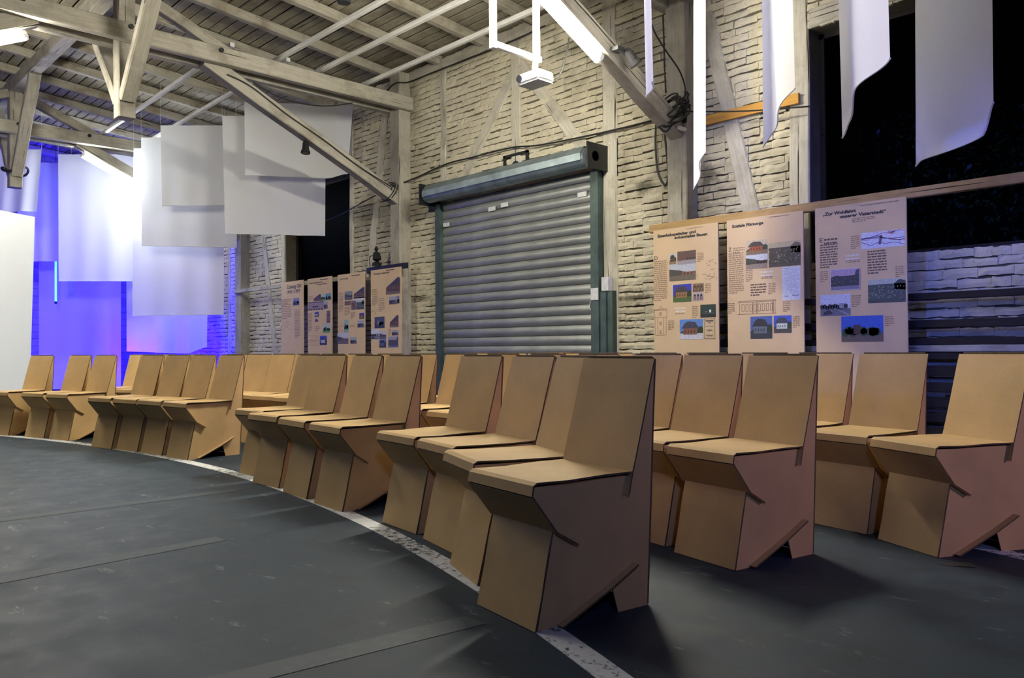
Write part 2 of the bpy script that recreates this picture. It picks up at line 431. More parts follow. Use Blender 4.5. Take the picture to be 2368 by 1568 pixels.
for i, (bx, bz, bl) in enumerate(bricks):
    k = rb.randrange(16); oy = D - rb.uniform(.010, .027); tz = bz + rb.uniform(-.005, .005); ti = rb.uniform(-.012, .012)
    if i in single:
        o = link('brick', vmesh[k], wall); o.location = (bx, oy, tz); o.scale = (bl, 1, 1); o.rotation_euler = (0, ti, 0)
    else:
        rest.add([(bx + v[0] * bl, oy + v[1], tz + v[2] - v[0] * bl * ti) for v in variants[k][0]], variants[k][1])
o = rest.obj('brickwork', 'brick', wall); o['kind'] = 'stuff'

# ------------------------------------------------------------------ gable and the side of the hall behind the camera
g = MB(); g.box(-20.8, -20.5, -8, D + .3, 0, 6.6)
gable = struct(g.obj('wall_left', 'mortar'))
# boarding of the gable
gb = []
bmh = MB(); bmh.box(-.01, .014, -7.6, 7.6, 0, .152); gmesh = bmh.mesh('board', 'timber')
for k in range(36):
    o = link('board', gmesh, gable); o.location = (-20.5 + .008 * (k % 2), -.1, .01 + k * .162)

# ------------------------------------------------------------------ roof
RS, RZ = .095, 5.00                           # rafter underside: z = RZ + RS*(D-y)
def rz(y, off=0): return RZ + RS * (D - y) + off
rw = MB(); y0, y1 = -4.5, D + .3
rw.add([(-20.8, y0, rz(y0, .2)), (3, y0, rz(y0, .2)), (3, y1, rz(y1, .2)), (-20.8, y1, rz(y1, .2)), (-20.8, y0, rz(y0, .26)), (3, y0, rz(y0, .26)), (3, y1, rz(y1, .26)), (-20.8, y1, rz(y1, .26))],
       [(0, 3, 2, 1), (4, 5, 6, 7), (0, 1, 5, 4), (1, 2, 6, 5), (2, 3, 7, 6), (3, 0, 4, 7)])
roof = struct(rw.obj('ceiling', 'slat_dark'))
rp = random.Random(5)
PW = .152
y = D + .2
while y > -4.3:
    L0, L1 = -20.5, 2.5
    cut = rp.uniform(-12, -6)
    for a, b in ((L0, cut), (cut + .006, L1)):
        zz = rz(y, .155) + rp.uniform(-.004, .004)
        o = beam('plank', (a, y, zz), (b, y, zz), PW - rp.uniform(.008, .016), .026, 'plank_roof', roof, up=(0, RS, 1), seg=3, rough=.001)
    y -= PW
for k in range(-6, 14):
    x = -7.20 - .985 * k
    beam('rafter', (x, D + .1, rz(D + .1, .06)), (x, -4.3, rz(-4.3, .06)), .11, .13, 'rafter', roof, seg=16, rough=.005)
beam('purlin', (-20.5, 3.20, 5.28), (2, 3.20, 5.28), .18, .20, 'timber', roof, seg=18)

# ------------------------------------------------------------------ roof trusses
def BR_LO(x, s): return Vector((x, D - .12 if s > 0 else -.72, 3.10))
def BR_HI(x, s): return Vector((x, 4.15 if s > 0 else 2.25, 4.52))
def truss(x, label, lamp_side):
    t = empty('roof_truss', (x, D - .2, 0), label, 'roof truss', 'roof trusses along the hall')
    beam('post', (x, D - .11, 0), (x, D - .11, 5.05), .25, .22, 'timber', t, up=(0, 1, 0), seg=12, rough=.004)
    for s in (-1, 1):
        beam('tie_beam', (x + s * .155, D - .02, 4.57), (x + s * .155, -3.6, 4.57), .13, .21, 'timber', t, seg=14, rough=.005)
    beam('pendant_post', (x, 3.20, 3.59), (x, 3.20, 5.18), .19, .19, 'timber', t, up=(0, 1, 0), seg=6)
    beam('brace', BR_LO(x, 1), BR_HI(x, 1), .17, .19, 'timber', t, seg=9)
    beam('brace', BR_LO(x, -1), BR_HI(x, -1), .17, .19, 'timber', t, seg=9)
    beam('strut', (x, 3.30, 5.16), (x, 4.45, 4.68), .12, .14, 'timber', t, seg=4)
    beam('strut', (x, 3.10, 5.16), (x, 1.95, 4.68), .12, .14, 'timber', t, seg=4)
    for s in (-1, 1):
        beam('knee_brace', (x + s * .10, 3.20, 3.80), (x + s * 1.30, 3.20, 5.20), .12, .17, 'timber', t, up=(0, 1, 0), seg=5)
    beam('column', (x, -.85, 0), (x, -.85, 4.5), .22, .22, 'timber', t, up=(0, 1, 0), seg=8)
    for yy in (4.28, 2.1, 3.20):
        b_ = MB(); b_.tube([(x + .215, yy, 4.62), (x + .25, yy, 4.62)], .03, 6); child_at(b_, 'bolt', 'black_metal', t)
    return t
T_R = truss(-4.90, 'pale roof truss whose brace carries the bright tube lamp and cable bundle', None)
T_M = truss(-10.0, 'pale roof truss standing between the four small posters and the roller shutter', None)
T_L = truss(-15.42, 'pale roof truss partly hidden by the hanging white cloths, strap round its pendant', None)

# ------------------------------------------------------------------ tube lamps on the braces
def tube_lamp(x, s, dx, label, glow='tube_glow', t0=.05, t1=.565):
    """luminaire along a brace; s=+1 wall side, -1 room side"""
    a, b = BR_LO(x, s), BR_HI(x, s)
    dn = (b - a).normalized(); nrm = Vector((0, -dn.z, dn.y)) * (1 if s > 0 else 1)
    if nrm.z > 0: nrm = -nrm
    p0 = b - dn * (t0 * (b - a).length); p1 = b - dn * (t1 * (b - a).length)
    off = nrm * .15 + Vector((dx, 0, 0))
    root = empty('tube_lamp', p1 + off, label, 'lamp', 'tube lamps on the truss braces')
    m = MB(); q0, q1 = p0 + off, p1 + off
    child_at((lambda k: (k.tube([q0 + nrm * .005, q1 + nrm * .005], .050, 14), k)[1])(MB()), 'tube', glow, root, True)
    side = dn.cross(nrm).normalized(); h = MB()
    c0, c1 = q0 - nrm * .058, q1 - nrm * .058
    vs = []
    for c in (c0, c1):
        for (u_, v_) in ((-.05, 0), (.05, 0), (.035, -.035), (-.035, -.035)): vs.append(c + side * u_ + nrm * v_)
    h.add(vs, [(0, 1, 2, 3), (4, 7, 6, 5), (0, 4, 5, 1), (1, 5, 6, 2), (2, 6, 7, 3), (3, 7, 4, 0)])
    child_at(h, 'housing', 'white_plastic', root)
    for q in (q0, q1):
        e = MB(); e.tube([q - dn * .02, q + dn * .02], .054, 12); child_at(e, 'end_cap', 'white_plastic', root)
    return root
tube_lamp(-4.90, 1, .02, 'bright tube lamp under the brace beside the projector')
tube_lamp(-4.90, -1, 0, 'bright tube lamp on the room-side brace before the front row', 'tube_glow_low')
tube_lamp(-10.0, -1, -.02, 'bright tube lamp at the tie beam end, clear of the cloths', 'tube_glow_mid')
tube_lamp(-15.42, 1, .02, 'bright tube lamp half hidden by the hanging white cloths', 'tube_glow_far')

# ------------------------------------------------------------------ white hanging battens
BAT = [((625, 145), 5.08), ((723, 174), 5.72), ((831, 202), 6.49)]
for (p, yy), lab in zip(BAT, ('white batten crossing the rafters, first below the purlin', 'white batten crossing the rafters between two others', 'white batten crossing the rafters, close to the brick wall top')):
    tag(beam('ceiling_batten', (-10.0, yy, 4.72), (-4.90, yy, 4.72), .06, .055, 'batten_white', seg=6, rough=.002), lab, 'batten', 'white ceiling battens')
for yy, lab in ((4.53, 'white batten beyond the middle truss, beside its pendant post'), (5.32, 'white batten beyond the middle truss, above the hanging cloths')):
    tag(beam('ceiling_batten', (-15.42, yy, 4.72), (-10.0, yy, 4.82), .06, .055, 'batten_white', seg=6, rough=.002), lab, 'batten', 'white ceiling battens')

# ------------------------------------------------------------------ windows
def window(name, x0, x1, z0, z1, n):
    m = MB(); yb = D + .20
    m.box(x0, x1, yb, yb + .05, z0, z0 + .05); m.box(x0, x1, yb, yb + .05, z1 - .05, z1)
    m.box(x0, x0 + .05, yb, yb + .05, z0, z1); m.box(x1 - .05, x1, yb, yb + .05, z0, z1)
    o = struct(m.obj(name, 'slat_dark'))
    for k in range(n):
        a = x0 + .05 + (x1 - x0 - .1) * k / n; b = x0 + .05 + (x1 - x0 - .1) * (k + 1) / n
        p = MB(); p.box(a, b, yb + .02, yb + .026, z0 + .05, z1 - .05); p.obj('pane', 'window_glass', o)
    return o
window('window_1', *WINS[0], 2); window('window_2', *WINS[1], 2)
# night foliage outside the broad window
lv = MB(); rl = random.Random(3)
for k in range(2600):
    c = Vector((rl.uniform(-3.4, -.1), D + rl.uniform(.7, 1.6), rl.uniform(1.2, 3.1))); a = Vector((rl.gauss(0, 1), rl.gauss(0, 1), rl.gauss(0, 1))).normalized(); b = a.orthogonal().normalized()
    s = rl.uniform(.02, .04)
    lv.add([c - a * s, c + b * s * .5, c + a * s, c - b * s * .5], [(0, 1, 2, 3)])
tag(lv.obj('hedge_leaves', 'leaf_dark'), 'dark leafy hedge outside the broad black window', 'hedge', kind='stuff')

# ------------------------------------------------------------------ roller shutter
sh = empty('roller_shutter', (-7.6, D - .1, 0), 'closed grey metal roller shutter with drum hood in the brick wall', 'roller shutter')
SX0, SX1, SY = -9.05, -6.15, D - .06
NS, SH = 24, .122
prof = []
for k in range(9):
    a = math.pi * k / 8; prof.append((-.0115 * math.sin(a) - .004, SH * (.06 + .88 * k / 8)))
sm = MB(); n_ = len(prof)
vs = [(0, p[0], p[1]) for p in prof] + [(1, p[0], p[1]) for p in prof]
vs += [(0, .012, 0), (1, .012, 0), (0, .012, SH), (1, .012, SH), (0, -.001, .002), (1, -.001, .002), (0, -.001, SH - .002), (1, -.001, SH - .002)]
fs = [(i, i + 1, n_ + i + 1, n_ + i) for i in range(n_ - 1)]
b0 = 2 * n_
fs += [(b0 + 4, 0, n_, b0 + 5), (n_ - 1, b0 + 6, b0 + 7, 2 * n_ - 1), (b0, b0 + 4, b0 + 5, b0 + 1), (b0 + 6, b0 + 2, b0 + 3, b0 + 7), (b0, b0 + 1, b0 + 3, b0 + 2)]
sm.add(vs, fs); slat_me = sm.mesh('slat', 'galvanised', True)
for k in range(NS):
    o = link('slat', slat_me, sh); o.location = (SX0 - sh.location.x, SY - sh.location.y, .02 + k * SH); o.scale = (SX1 - SX0, 1, 1)
for (x0, x1) in ((SX0 - .08, SX0 + .03), (SX1 - .03, SX1 + .09)):
    m = MB(); m.box(x0, x1, D - .13, D - .002, 0, 2.93); child_at(m, 'guide_rail', 'green_metal', sh)
m = MB(); m.box(SX1 + .09, SX1 + .28, D - .11, D - .002, 0, 1.5); m.box(SX1 + .12, SX1 + .20, D - .13, D - .11, 0, 1.48); child_at(m, 'lower_rail_cover', 'green_metal', sh)
# drum with hood: a pipe whose top is boxed by a sheet
DX0, DX1, DY, DZ, DR = -9.12, -6.08, D - .26, 3.05, .118
m = MB(); m.tube([(DX0, DY, DZ), (DX1, DY, DZ)], DR, 24); child_at(m, 'drum', 'galvanised_hood', sh, False)
m = MB()
hp = [(DY - DR - .012, DZ - .04), (DY - DR - .012, DZ + .04), (DY - .06, DZ + DR + .01), (DY + .10, DZ + DR + .012), (D - .005, DZ + DR + .012)]
vs = [(DX0 + .02, y_, z_) for y_, z_ in hp] + [(DX1 - .02, y_, z_) for y_, z_ in hp] + [(DX0 + .02, y_ + .004, z_ - .006) for y_, z_ in hp] + [(DX1 - .02, y_ + .004, z_ - .006) for y_, z_ in hp]
fs = [(i, i + 1, 5 + i + 1, 5 + i) for i in range(4)] + [(10 + i, 15 + i, 15 + i + 1, 10 + i + 1) for i in range(4)] + [(0, 10, 11, 1), (1, 11, 12, 2), (2, 12, 13, 3), (3, 13, 14, 4), (0, 5, 15, 10)]
m.add(vs, fs); child_at(m, 'hood', 'galvanised_hood', sh)
for (x0, x1, z0, z1) in ((DX0 - .30, DX0 - .02, DZ - .18, DZ + .12), (DX1 + .10, DX1 + .24, DZ - .22, DZ + .22)):
    m = MB(); m.box(x0, x1, D - .03, D - .004, z0, z1); xm = x0 + .26 if x0 < -8 else x0 - .02
    m.box(xm, xm + .02, D - .40, D - .02, DZ - .15, DZ + .15)
    brk = child_at(m, 'bracket', 'black_metal', sh)
    for (bx, bz) in ((x0 + .03, z0 + .04), (x1 - .03, z1 - .04), (x0 + .03, z1 - .04)):
        b_ = MB(); b_.tube([(bx, D - .045, bz), (bx, D - .028, bz)], .012, 6); b_.obj('bolt', 'tape_grey', brk)
m = MB(); m.tube([(DX1, DY, DZ), (DX1 + .1, DY, DZ)], .06, 12); child_at(m, 'axle', 'black_metal', sh)
m = MB(); m.tube([(DX0 - .05, DY, DZ), (DX0, DY, DZ)], .06, 12); child_at(m, 'axle', 'black_metal', sh)
m = MB(); m.box(SX1 - .02, SX1 + .09, D - .142, D - .131, 1.40, 1.54); child_at(m, 'rail_tape', 'tape_grey', sh)
m = MB(); m.box(SX1 + .14, SX1 + .24, D - .135, D - .05, 1.50, 1.66); child_at(m, 'lock_plate', 'tape_grey', sh)
for (xa, za) in ((-8.92, 2.62), (-6.34, 2.68), (-7.95, 2.72), (-7.7, 2.74)):
    m = MB(); m.box(xa - .07, xa + .07, SY - .032, SY - .026, za - .028, za + .028); child_at(m, 'tape_patch', 'tape_grey', sh)

# ------------------------------------------------------------------ flat print helper
def ink_obj(name, polys, parent, loc=(0, 0, 0)):
    """polys: list of (points (x,z), colour, layer); drawn facing -Y"""
    vs, fs, cs = [], [], []
    for pts, c, ly in polys:
        b = len(vs); vs += [(p[0], -.0006 * ly, p[1]) for p in pts]; fs.append(tuple(range(b, b + len(pts)))); cs += [c] * len(pts)
    me = bpy.data.meshes.new(name); me.from_pydata(vs, [], fs); me.materials.append(MATS['print_ink'])
    at = me.color_attributes.new('ink', 'FLOAT_COLOR', 'CORNER')
    k = 0
    for p in me.polygons:
        for li in p.loop_indices: at.data[li].color = (*cs[me.loops[li].vertex_index], 1)
    bm = bmesh.new(); bm.from_mesh(me)
    for f in bm.faces:
        f.normal_update()
        if f.normal.y > 0: f.normal_flip()
    bm.to_mesh(me); bm.free()
    return link(name, me, parent, loc)
def rect(x0, z0, x1, z1): return [(x0, z0), (x1, z0), (x1, z1), (x0, z1)]
def disc(cx, cz, rx, rz_, n=14): return [(cx + rx * math.cos(2 * math.pi * k / n), cz + rz_ * math.sin(2 * math.pi * k / n)) for k in range(n)]
# sticker on the shutter and the sign painted on the bricks above it
st = onY(1372, 706, SY - .03)
pol = [(disc(0, 0, .06, .075, 18), (.75, .75, .75), 1), (disc(0, 0, .052, .066, 18), (.01, .01, .01), 2)]
for k in range(3): pol.append(([(-.04 + .005 * k, .012 - .028 * k), (.035, .035 - .028 * k), (.035, .045 - .028 * k), (-.04 + .005 * k, .022 - .028 * k)], (.7, .7, .7), 3))
ink_obj('sticker', pol, sh, (st.x - sh.location.x, SY - .030 - sh.location.y, st.z - sh.location.z))
sg = MB()
def dab(x0, z0, x1, z1): sg.box(x0, x1, D - .050, D - .001, z0, z1)
s0 = onY(1170, 372); s1 = onY(1226, 352)
dab(s0.x, s0.z - .20, s0.x + .035, s0.z + .05); dab(s1.x - .035, s0.z - .20, s1.x, s0.z + .05); dab(s0.x, s0.z + .02, s1.x, s0.z + .055)
for k in range(9):
    a0 = math.pi * k / 9; a1 = math.pi * (k + 1) / 9; cx_ = (s0.x + s1.x) / 2; cz_ = s0.z - .18
    for r0, r1 in ((.07, .10),):
        v = [(cx_ + r * math.cos(a), y_, cz_ + r * 1.3 * math.sin(a)) for y_ in (D - .050, D - .001) for r, a in ((r0, a0), (r1, a0), (r1, a1), (r0, a1))]
        sg.add(v, [(0, 1, 2, 3), (4, 7, 6, 5), (0, 4, 5, 1), (1, 5, 6, 2), (2, 6, 7, 3), (3, 7, 4, 0)])
sgo = sg.obj('painted_sign', 'black_paint', wall)

# ------------------------------------------------------------------ posters on rails
PY = 7.0
INK = (.03, .025, .025)
def text_mesh(body, parent, x, z, width, height, bold=.0, col=INK, y=-.0095, name='heading', right=False):
    c = bpy.data.curves.new('t', 'FONT'); c.body = body; c.size = 1; c.offset = bold; c.resolution_u = 2
    to = bpy.data.objects.new('t', c); COL.objects.link(to)
    bpy.context.view_layer.update()
    me = bpy.data.meshes.new_from_object(to.evaluated_get(bpy.context.evaluated_depsgraph_get()))
    bpy.data.objects.remove(to); bpy.data.curves.remove(c)
    xs_ = [v.co.x for v in me.vertices]; zs_ = [v.co.y for v in me.vertices]
    sx = width / (max(xs_) - min(xs_)); sz = height / .73
    x0 = min(xs_)
    for v in me.vertices: v.co = (x + (v.co.x - x0) * sx, 0, z + v.co.y * sz)
    me.materials.clear(); me.materials.append(MATS['print_ink'])
    at = me.color_attributes.new('ink', 'FLOAT_COLOR', 'CORNER')
    for d_ in at.data: d_.color = (*col, 1)
    return link(name, me, parent, (0, y, 0))
def text_block(parent, x0, z0, x1, z1, lines, col, fill=.5, name='text_block', ragged=True):
    r = random.Random(int(abs(x0 * 1000 + z0 * 777))); pol = []
    h = (z1 - z0) / lines
    for k in range(lines):
        zz = z1 - (k + 1) * h; x = x0; e = x1 - (r.uniform(0, .06) * (x1 - x0) if ragged else 0)
        if lines > 2 and k == lines - 1: e = x0 + (x1 - x0) * .55
        while x < e:
            wl = min(r.uniform(.012, .045), e - x); pol.append((rect(x, zz, x + wl, zz + h * fill), col, 1)); x += wl + .006
    return ink_obj(name, pol, parent, (0, -.0085, 0))
def photo(parent, x0, z0, x1, z1, style, name='photo'):
    r = random.Random(int(abs(x0 * 913 + z1 * 577) * 10)); w_, h_ = x1 - x0, z1 - z0
    P = lambda u, v: (x0 + u * w_, z0 + v * h_)
    R = lambda a, b, c, d: [P(a, b), P(c, b), P(c, d), P(a, d)]
    kind, sky, ground, wallc, roofc = style
    pol = []
    if kind == 'cut':      # outline that rises to the right like the sheds on the left posters
        pol.append(([P(0, .0), P(1, 0), P(1, .22), P(0, .2)], ground, 1)); pol.append(([P(.02, .2), P(1, .14), P(1, .95), P(.86, 1), P(.02, .42)], wallc, 2)); pol.append(([P(.02, .42), P(1, .62), P(1, .95), P(.86, 1)], roofc, 3))
        for k in range(4): pol.append((R(.3 + .17 * k, .3, .34 + .17 * k, .5), tuple(c * 2.2 + .03 for c in wallc), 4))
    else:
        pol.append((R(0, 0, 1, 1), sky, 1))
        if kind != 'plain': pol.append((R(0, 0, 1, .34), ground, 2))
        if kind == 'house':
            pol.append(([P(0, .3), P(.15, .45), P(.22, .36), P(.3, .3)], (.03, .05, .03), 3)); pol.append(([P(.72, .3), P(.8, .6), P(.92, .66), P(1, .55), P(1, .3)], (.02, .04, .02), 3))
            pol.append((R(.16, .24, .76, .58), wallc, 4)); pol.append(([P(.08, .55), P(.84, .55), P(.68, .86), P(.36, .90), P(.22, .80)], roofc, 5))
            for k in range(4): pol.append((R(.22 + .13 * k, .32, .28 + .13 * k, .46), tuple(c * .35 for c in wallc), 6))
        elif kind == 'shed':
            pol.append(([P(0, .28), P(.48, .32), P(.48, .58), P(0, .72)], wallc, 3)); pol.append(([P(.48, .32), P(1, .32), P(1, .52), P(.7, .5), P(.48, .56)], roofc, 3))
            for k in range(3): pol.append((R(.55 + .14 * k, .3, .60 + .14 * k, .46), tuple(c * .4 for c in roofc), 4))
        elif kind == 'crowd':
            pol.append((R(0, .12, 1, .78), wallc, 3))
            for k in range(90):
                u, v = r.random() * .95, .15 + r.random() * .55; g_ = r.uniform(.05, .45); pol.append((R(u, v, u + .022, v + .05), tuple(c * g_ * 2.2 for c in sky), 4))
            pol.append(([P(.7, .55), P(1, .5), P(1, .88), P(.85, .96), P(.7, .8)], roofc, 3))
        elif kind == 'trees':
            for k in range(14):
                u = r.random(); pol.append((disc(x0 + (.08 + .84 * u) * w_, z0 + (.34 + .12 * r.random()) * h_, .085 * w_, .16 * h_, 9), tuple(c * r.uniform(.6, 1.3) for c in wallc), 3))
            pol.append((R(.3, .3, .46, .66), roofc, 4))
        elif kind == 'rail':
            for k in range(10):
                u = k / 10; pol.append((disc(x0 + (.06 + .88 * u) * w_, z0 + (.38 + .08 * r.random()) * h_, .07 * w_, .12 * h_, 8), wallc, 3))
            pol.append((R(.64, .34, .80, .58), roofc, 4)); pol.append(([P(.55, .3), P(.6, .3), P(1, .05), P(.9, .02)], roofc, 4)); pol.append(([P(.1, .05), P(.45, .1), P(.3, .28), P(.12, .2)], wallc, 4))
        elif kind == 'arches':
            for k in range(3):
                pol.append((R(.1 + .3 * k, .12, .3 + .3 * k, .6), roofc, 3)); pol.append((disc(x0 + (.2 + .3 * k) * w_, z0 + .6 * h_, .10 * w_, .18 * h_, 10), roofc, 3)); pol.append((R(.155 + .3 * k, .12, .25 + .3 * k, .55), wallc, 4))
        elif kind == 'map':
            for k in range(5):
                xx = 0; vv = r.uniform(.3, .8); 
                for q in range(9):
                    v2 = min(.95, max(.05, vv + r.uniform(-.14, .14))); pol.append(([P(q / 9, vv), P((q + 1) / 9, v2), P((q + 1) / 9, v2 + .035), P(q / 9, vv + .035)], wallc if k < 3 else roofc, 3)); vv = v2
            pol.append(([P(.40, .2), P(.46, .2), P(.50, .75), P(.44, .78)], (.18, .10, .2), 3)); pol.append(([P(.60, .85), P(.75, .75), P(.78, .95), P(.64, .98)], roofc, 3))
        elif kind == 'letter':
            for k in range(15):
                pol.append((R(.10, .90 - k * .045, .9 - r.uniform(0, .25), .908 - k * .045), wallc, 3))
            pol.append((R(.08, .11, .34, .13), roofc, 3)); pol.append((R(.55, .12, .92, .14), roofc, 3)); pol.append((R(.12, .95, .4, .965), roofc, 3))
        elif kind == 'night':
            pol.append((R(.58, .38, .70, .60), (.8, .85, .8), 3)); pol.append((R(.3, .40, .45, .5), (.12, .15, .13), 3)); pol.append((R(.1, .3, .9, .34), (.10, .12, .11), 3))
        elif kind == 'hill':
            pol.append(([P(0, .2), P(1, .2), P(1, .75), P(.8, .68), P(.4, .66), P(.2, .70), P(0, .62)], wallc, 3))
            for k in range(40):
                u, v = r.random() * .94, .28 + r.random() * .3; pol.append((R(u, v, u + .03, v + .04), tuple(c * r.uniform(.1, .5) for c in sky), 4))
            pol.append(([P(.82, .7), P(1, .72), P(1, .98), P(.86, .9)], roofc, 3))
            fr = .02; 
            for q in (R(0, 0, 1, fr * 1.4), R(0, 1 - fr * 1.4, 1, 1), R(0, 0, fr, 1), R(1 - fr, 0, 1, 1)): pol.append((q, (.6, .6, .72), 5))
        elif kind == 'page':
            for q in (R(0, 0, 1, .012), R(0, .988, 1, 1), R(0, 0, .02, 1), R(.98, 0, 1, 1)): pol.append((q, INK, 3))
            pol.append((R(.15, .86, .85, .92), INK, 3)); pol.append((R(.35, .78, .66, .81), INK, 3)); pol.append((disc(x0 + .5 * w_, z0 + .42 * h_, .28 * w_, .045 * h_), wallc, 3)); pol.append((R(.2, .62, .8, .64), wallc, 3)); pol.append((R(.2, .12, .8, .2), wallc, 3))
        elif kind == 'wagon':
            pol.append((R(.02, .1, .98, .92), wallc, 3)); pol.append((R(0, .9, 1, 1), roofc, 4))
            for k in range(12): pol.append((R(.03 + .08 * k, .1, .036 + .08 * k, .9), roofc, 4))
            for k in range(6): pol.append((R(.05 + .16 * k, 0, .13 + .16 * k, .2), roofc, 4))
            pol.append((R(.3, .35, .68, .5), roofc, 4))
    return ink_obj(name, pol, parent, (0, -.0085, 0))
def drawing(parent, x0, z0, x1, z1, style):
    w_, h_ = x1 - x0, z1 - z0; pol = []; c = (.22, .13, .07); r = random.Random(int(abs(x0 * 100)))
    P = lambda u, v: (x0 + u * w_, z0 + v * h_); t = .004
    def ln(u0, v0, u1, v1):
        a, b = Vector(P(u0, v0)), Vector(P(u1, v1)); d = (b - a).normalized(); n = Vector((-d.y, d.x)) * t / 2
        pol.append(([tuple(a - n), tuple(b - n), tuple(b + n), tuple(a + n)], c, 1))
    if style == 'tower':
        for (a, b, cc, d) in ((0, .86, 1, .86), (0, .90, 1, .90), (.05, .62, .98, .62), (.08, 0, .08, .62), (.92, 0, .92, .62), (.04, .62, .04, .86), (.98, .62, .98, .86), (.08, 0, .92, 0), (.4, .9, .5, 1), (.5, 1, .7, .92), (.28, 0, .28, .62), (.72, 0, .72, .62)): ln(a, b, cc, d)
        for v in (.05, .35, .68): 
            for q in ((.42, v, .58, v), (.42, v + .1, .58, v + .1), (.42, v, .42, v + .1), (.58, v, .58, v + .1), (.5, v, .5, v + .1)): ln(*q)
    elif style == 'elevation':
        for (a, b, cc, d) in ((0, 0, 1, 0), (.02, .86, 1, .86), (.02, .94, 1, .94), (.06, 0, .06, .86), (.97, 0, .97, .86)): ln(a, b, cc, d)
        for k in range(8):
            u = .12 + k * .105
            for q in ((u, .2, u + .06, .2), (u, .7, u + .06, .7), (u, .2, u, .7), (u + .06, .2, u + .06, .7)): ln(*q)
        for u in (.40, .43, .50, .53, .90, .93): ln(u, 0, u, .86)
    elif style == 'house':
        for (a, b, cc, d) in ((0, 0, 1, 0), (0, 0, 0, .62), (.02, 1, .8, 1), (0, .5, 1, .5), (.65, .6, .85, .95), (.85, .95, 1, .6), (1, .0, 1, .6), (.0, .56, .65, .56)): ln(a, b, cc, d)
        for k in range(6): ln(.08 + .15 * k, .22, .08 + .15 * k, .44); ln(.1 + .15 * k, .22, .1 + .15 * k, .44)
    elif style == 'gable':
        for (a, b, cc, d) in ((.05, .55, .5, 1), (.5, 1, .95, .55), (.05, .55, .95, .55), (.2, 0, .2, .55), (.8, 0, .8, .55), (.2, .15, .45, .15), (.55, .15, .8, .15)): ln(a, b, cc, d)
    else:
        for k in range(16):
            a, b = r.random(), r.random(); ln(a, b, min(1, max(0, a + r.uniform(-.4, .4))), min(1, max(0, b + r.uniform(-.25, .25))))
    return ink_obj('drawing', pol, parent, (0, -.0085, 0))

TXT = (.30, .20, .12); TXTD = (.10, .07, .05); WHT = (.72, .66, .62)
def poster(x0, label, items, origin, sc, z1=2.085, wd=.79):
    xc = x0 + wd / 2
    m = MB(); m.box(-wd / 2, wd / 2, -.008, .008, .12, z1)
    root = m.obj('poster', 'poster_board', loc=(xc, PY, 0)); tag(root, label, 'poster')
    def q(zx, zy):
        p = onY(origin[0] + zx / sc, origin[1] + zy / sc, PY); return p.x - xc, p.z
    for it in items:
        k = it[0]
        if k == 'h':       # heading: text, x-left, baseline, x-right, baseline right, cap height in zoom px
            _, body, ax, ay, bx, by, hh, bold = it
            (xa, za), (xb, zb) = q(ax, ay), q(bx, by); (_, zt) = q(ax, ay - hh)
            text_mesh(body, root, xa, (za + zb) / 2, xb - xa, zt - za, bold)
        else:
            _, st_, ax, ay, bx, by = it[:6]
            (xa, zt), (xb, zb) = q(ax, ay), q(bx, by)
            # both corners follow the tilt of the drawn row: use mean height of the two diagonals
            if k == 'p': photo(root, xa, zb, xb, zt, st_)
            elif k == 'd': drawing(root, xa, zb, xb, zt, st_)
            elif k == 't': text_block(root, xa, zb, xb, zt, max(1, int((zt - zb) / it[6])), st_)
    return root
SK1, GRD = (.45, .48, .55), (.16, .13, .12)
H_BLUE = ('house', (.03, .04, .42), (.07, .12, .04), (.30, .16, .07), (.05, .04, .06))
H_SKY = ('house', (.10, .24, .62), (.55, .56, .68), (.22, .09, .06), (.05, .05, .09))
H_GREY = ('house', (.07, .12, .38), (.04, .04, .06), (.13, .16, .22), (.03, .03, .04))
H_WHITE = ('house', (.04, .09, .55), (.06, .05, .05), (.55, .58, .62), (.05, .05, .08))
H_RED = ('house', (.52, .44, .34), (.20, .14, .09), (.34, .08, .03), (.06, .04, .04))
H_SMALL = ('house', (.5, .5, .55), (.25, .18, .12), (.12, .06, .04), (.05, .03, .03))
SHED = ('shed', (.48, .50, .58), (.15, .12, .09), (.07, .06, .06), (.20, .10, .07))
BARN = ('shed', (.12, .07, .06), (.32, .29, .33), (.14, .07, .06), (.10, .05, .04))
FACE = ('arches', (.20, .13, .08), (.14, .09, .06), (.30, .20, .13), (.08, .05, .04))
GATE = ('arches', (.46, .36, .40), (.40, .30, .34), (.36, .28, .32), (.03, .03, .05))
NIGHT = ('night', (.02, .04, .04), (.01, .02, .02), None, None)
CROWD = ('crowd', (.45, .38, .25), (.08, .07, .05), (.06, .05, .04), (.12, .10, .07))
CROWD2 = ('crowd', (.40, .44, .42), (.05, .06, .06), (.05, .07, .07), (.03, .04, .04))
HILL = ('hill', (.40, .30, .45), (.20, .18, .26), (.03, .035, .05), (.06, .05, .08))
TRAIN = ('rail', (.55, .58, .75), (.14, .14, .20), (.03, .03, .05), (.28, .28, .36))
GREEN = ('trees', (.03, .10, .55), (.13, .10, .08), (.02, .05, .02), (.06, .03, .03))
MAPP = ('map', (.62, .62, .78), (.62, .62, .78), (.05, .08, .32), (.42, .20, .30))
LETT = ('letter', (.60, .62, .75), (.60, .62, .75), (.42, .44, .56), (.14, .14, .25))
PAGE = ('page', (.60, .46, .30), (.60, .46, .30), (.25, .18, .11), None)
DIMB = ('trees', (.18, .20, .34), (.05, .05, .09), (.03, .04, .06), (.05, .05, .08))
DIMR = ('rail', (.34, .36, .46), (.09, .09, .13), (.03, .03, .05), (.14, .14, .18))
GRASS = ('trees', (.42, .50, .46), (.10, .30, .04), (.04, .12, .03), (.03, .08, .02))
CUT = ('cut', None, (.16, .12, .10), (.09, .05, .05), (.045, .045, .08))
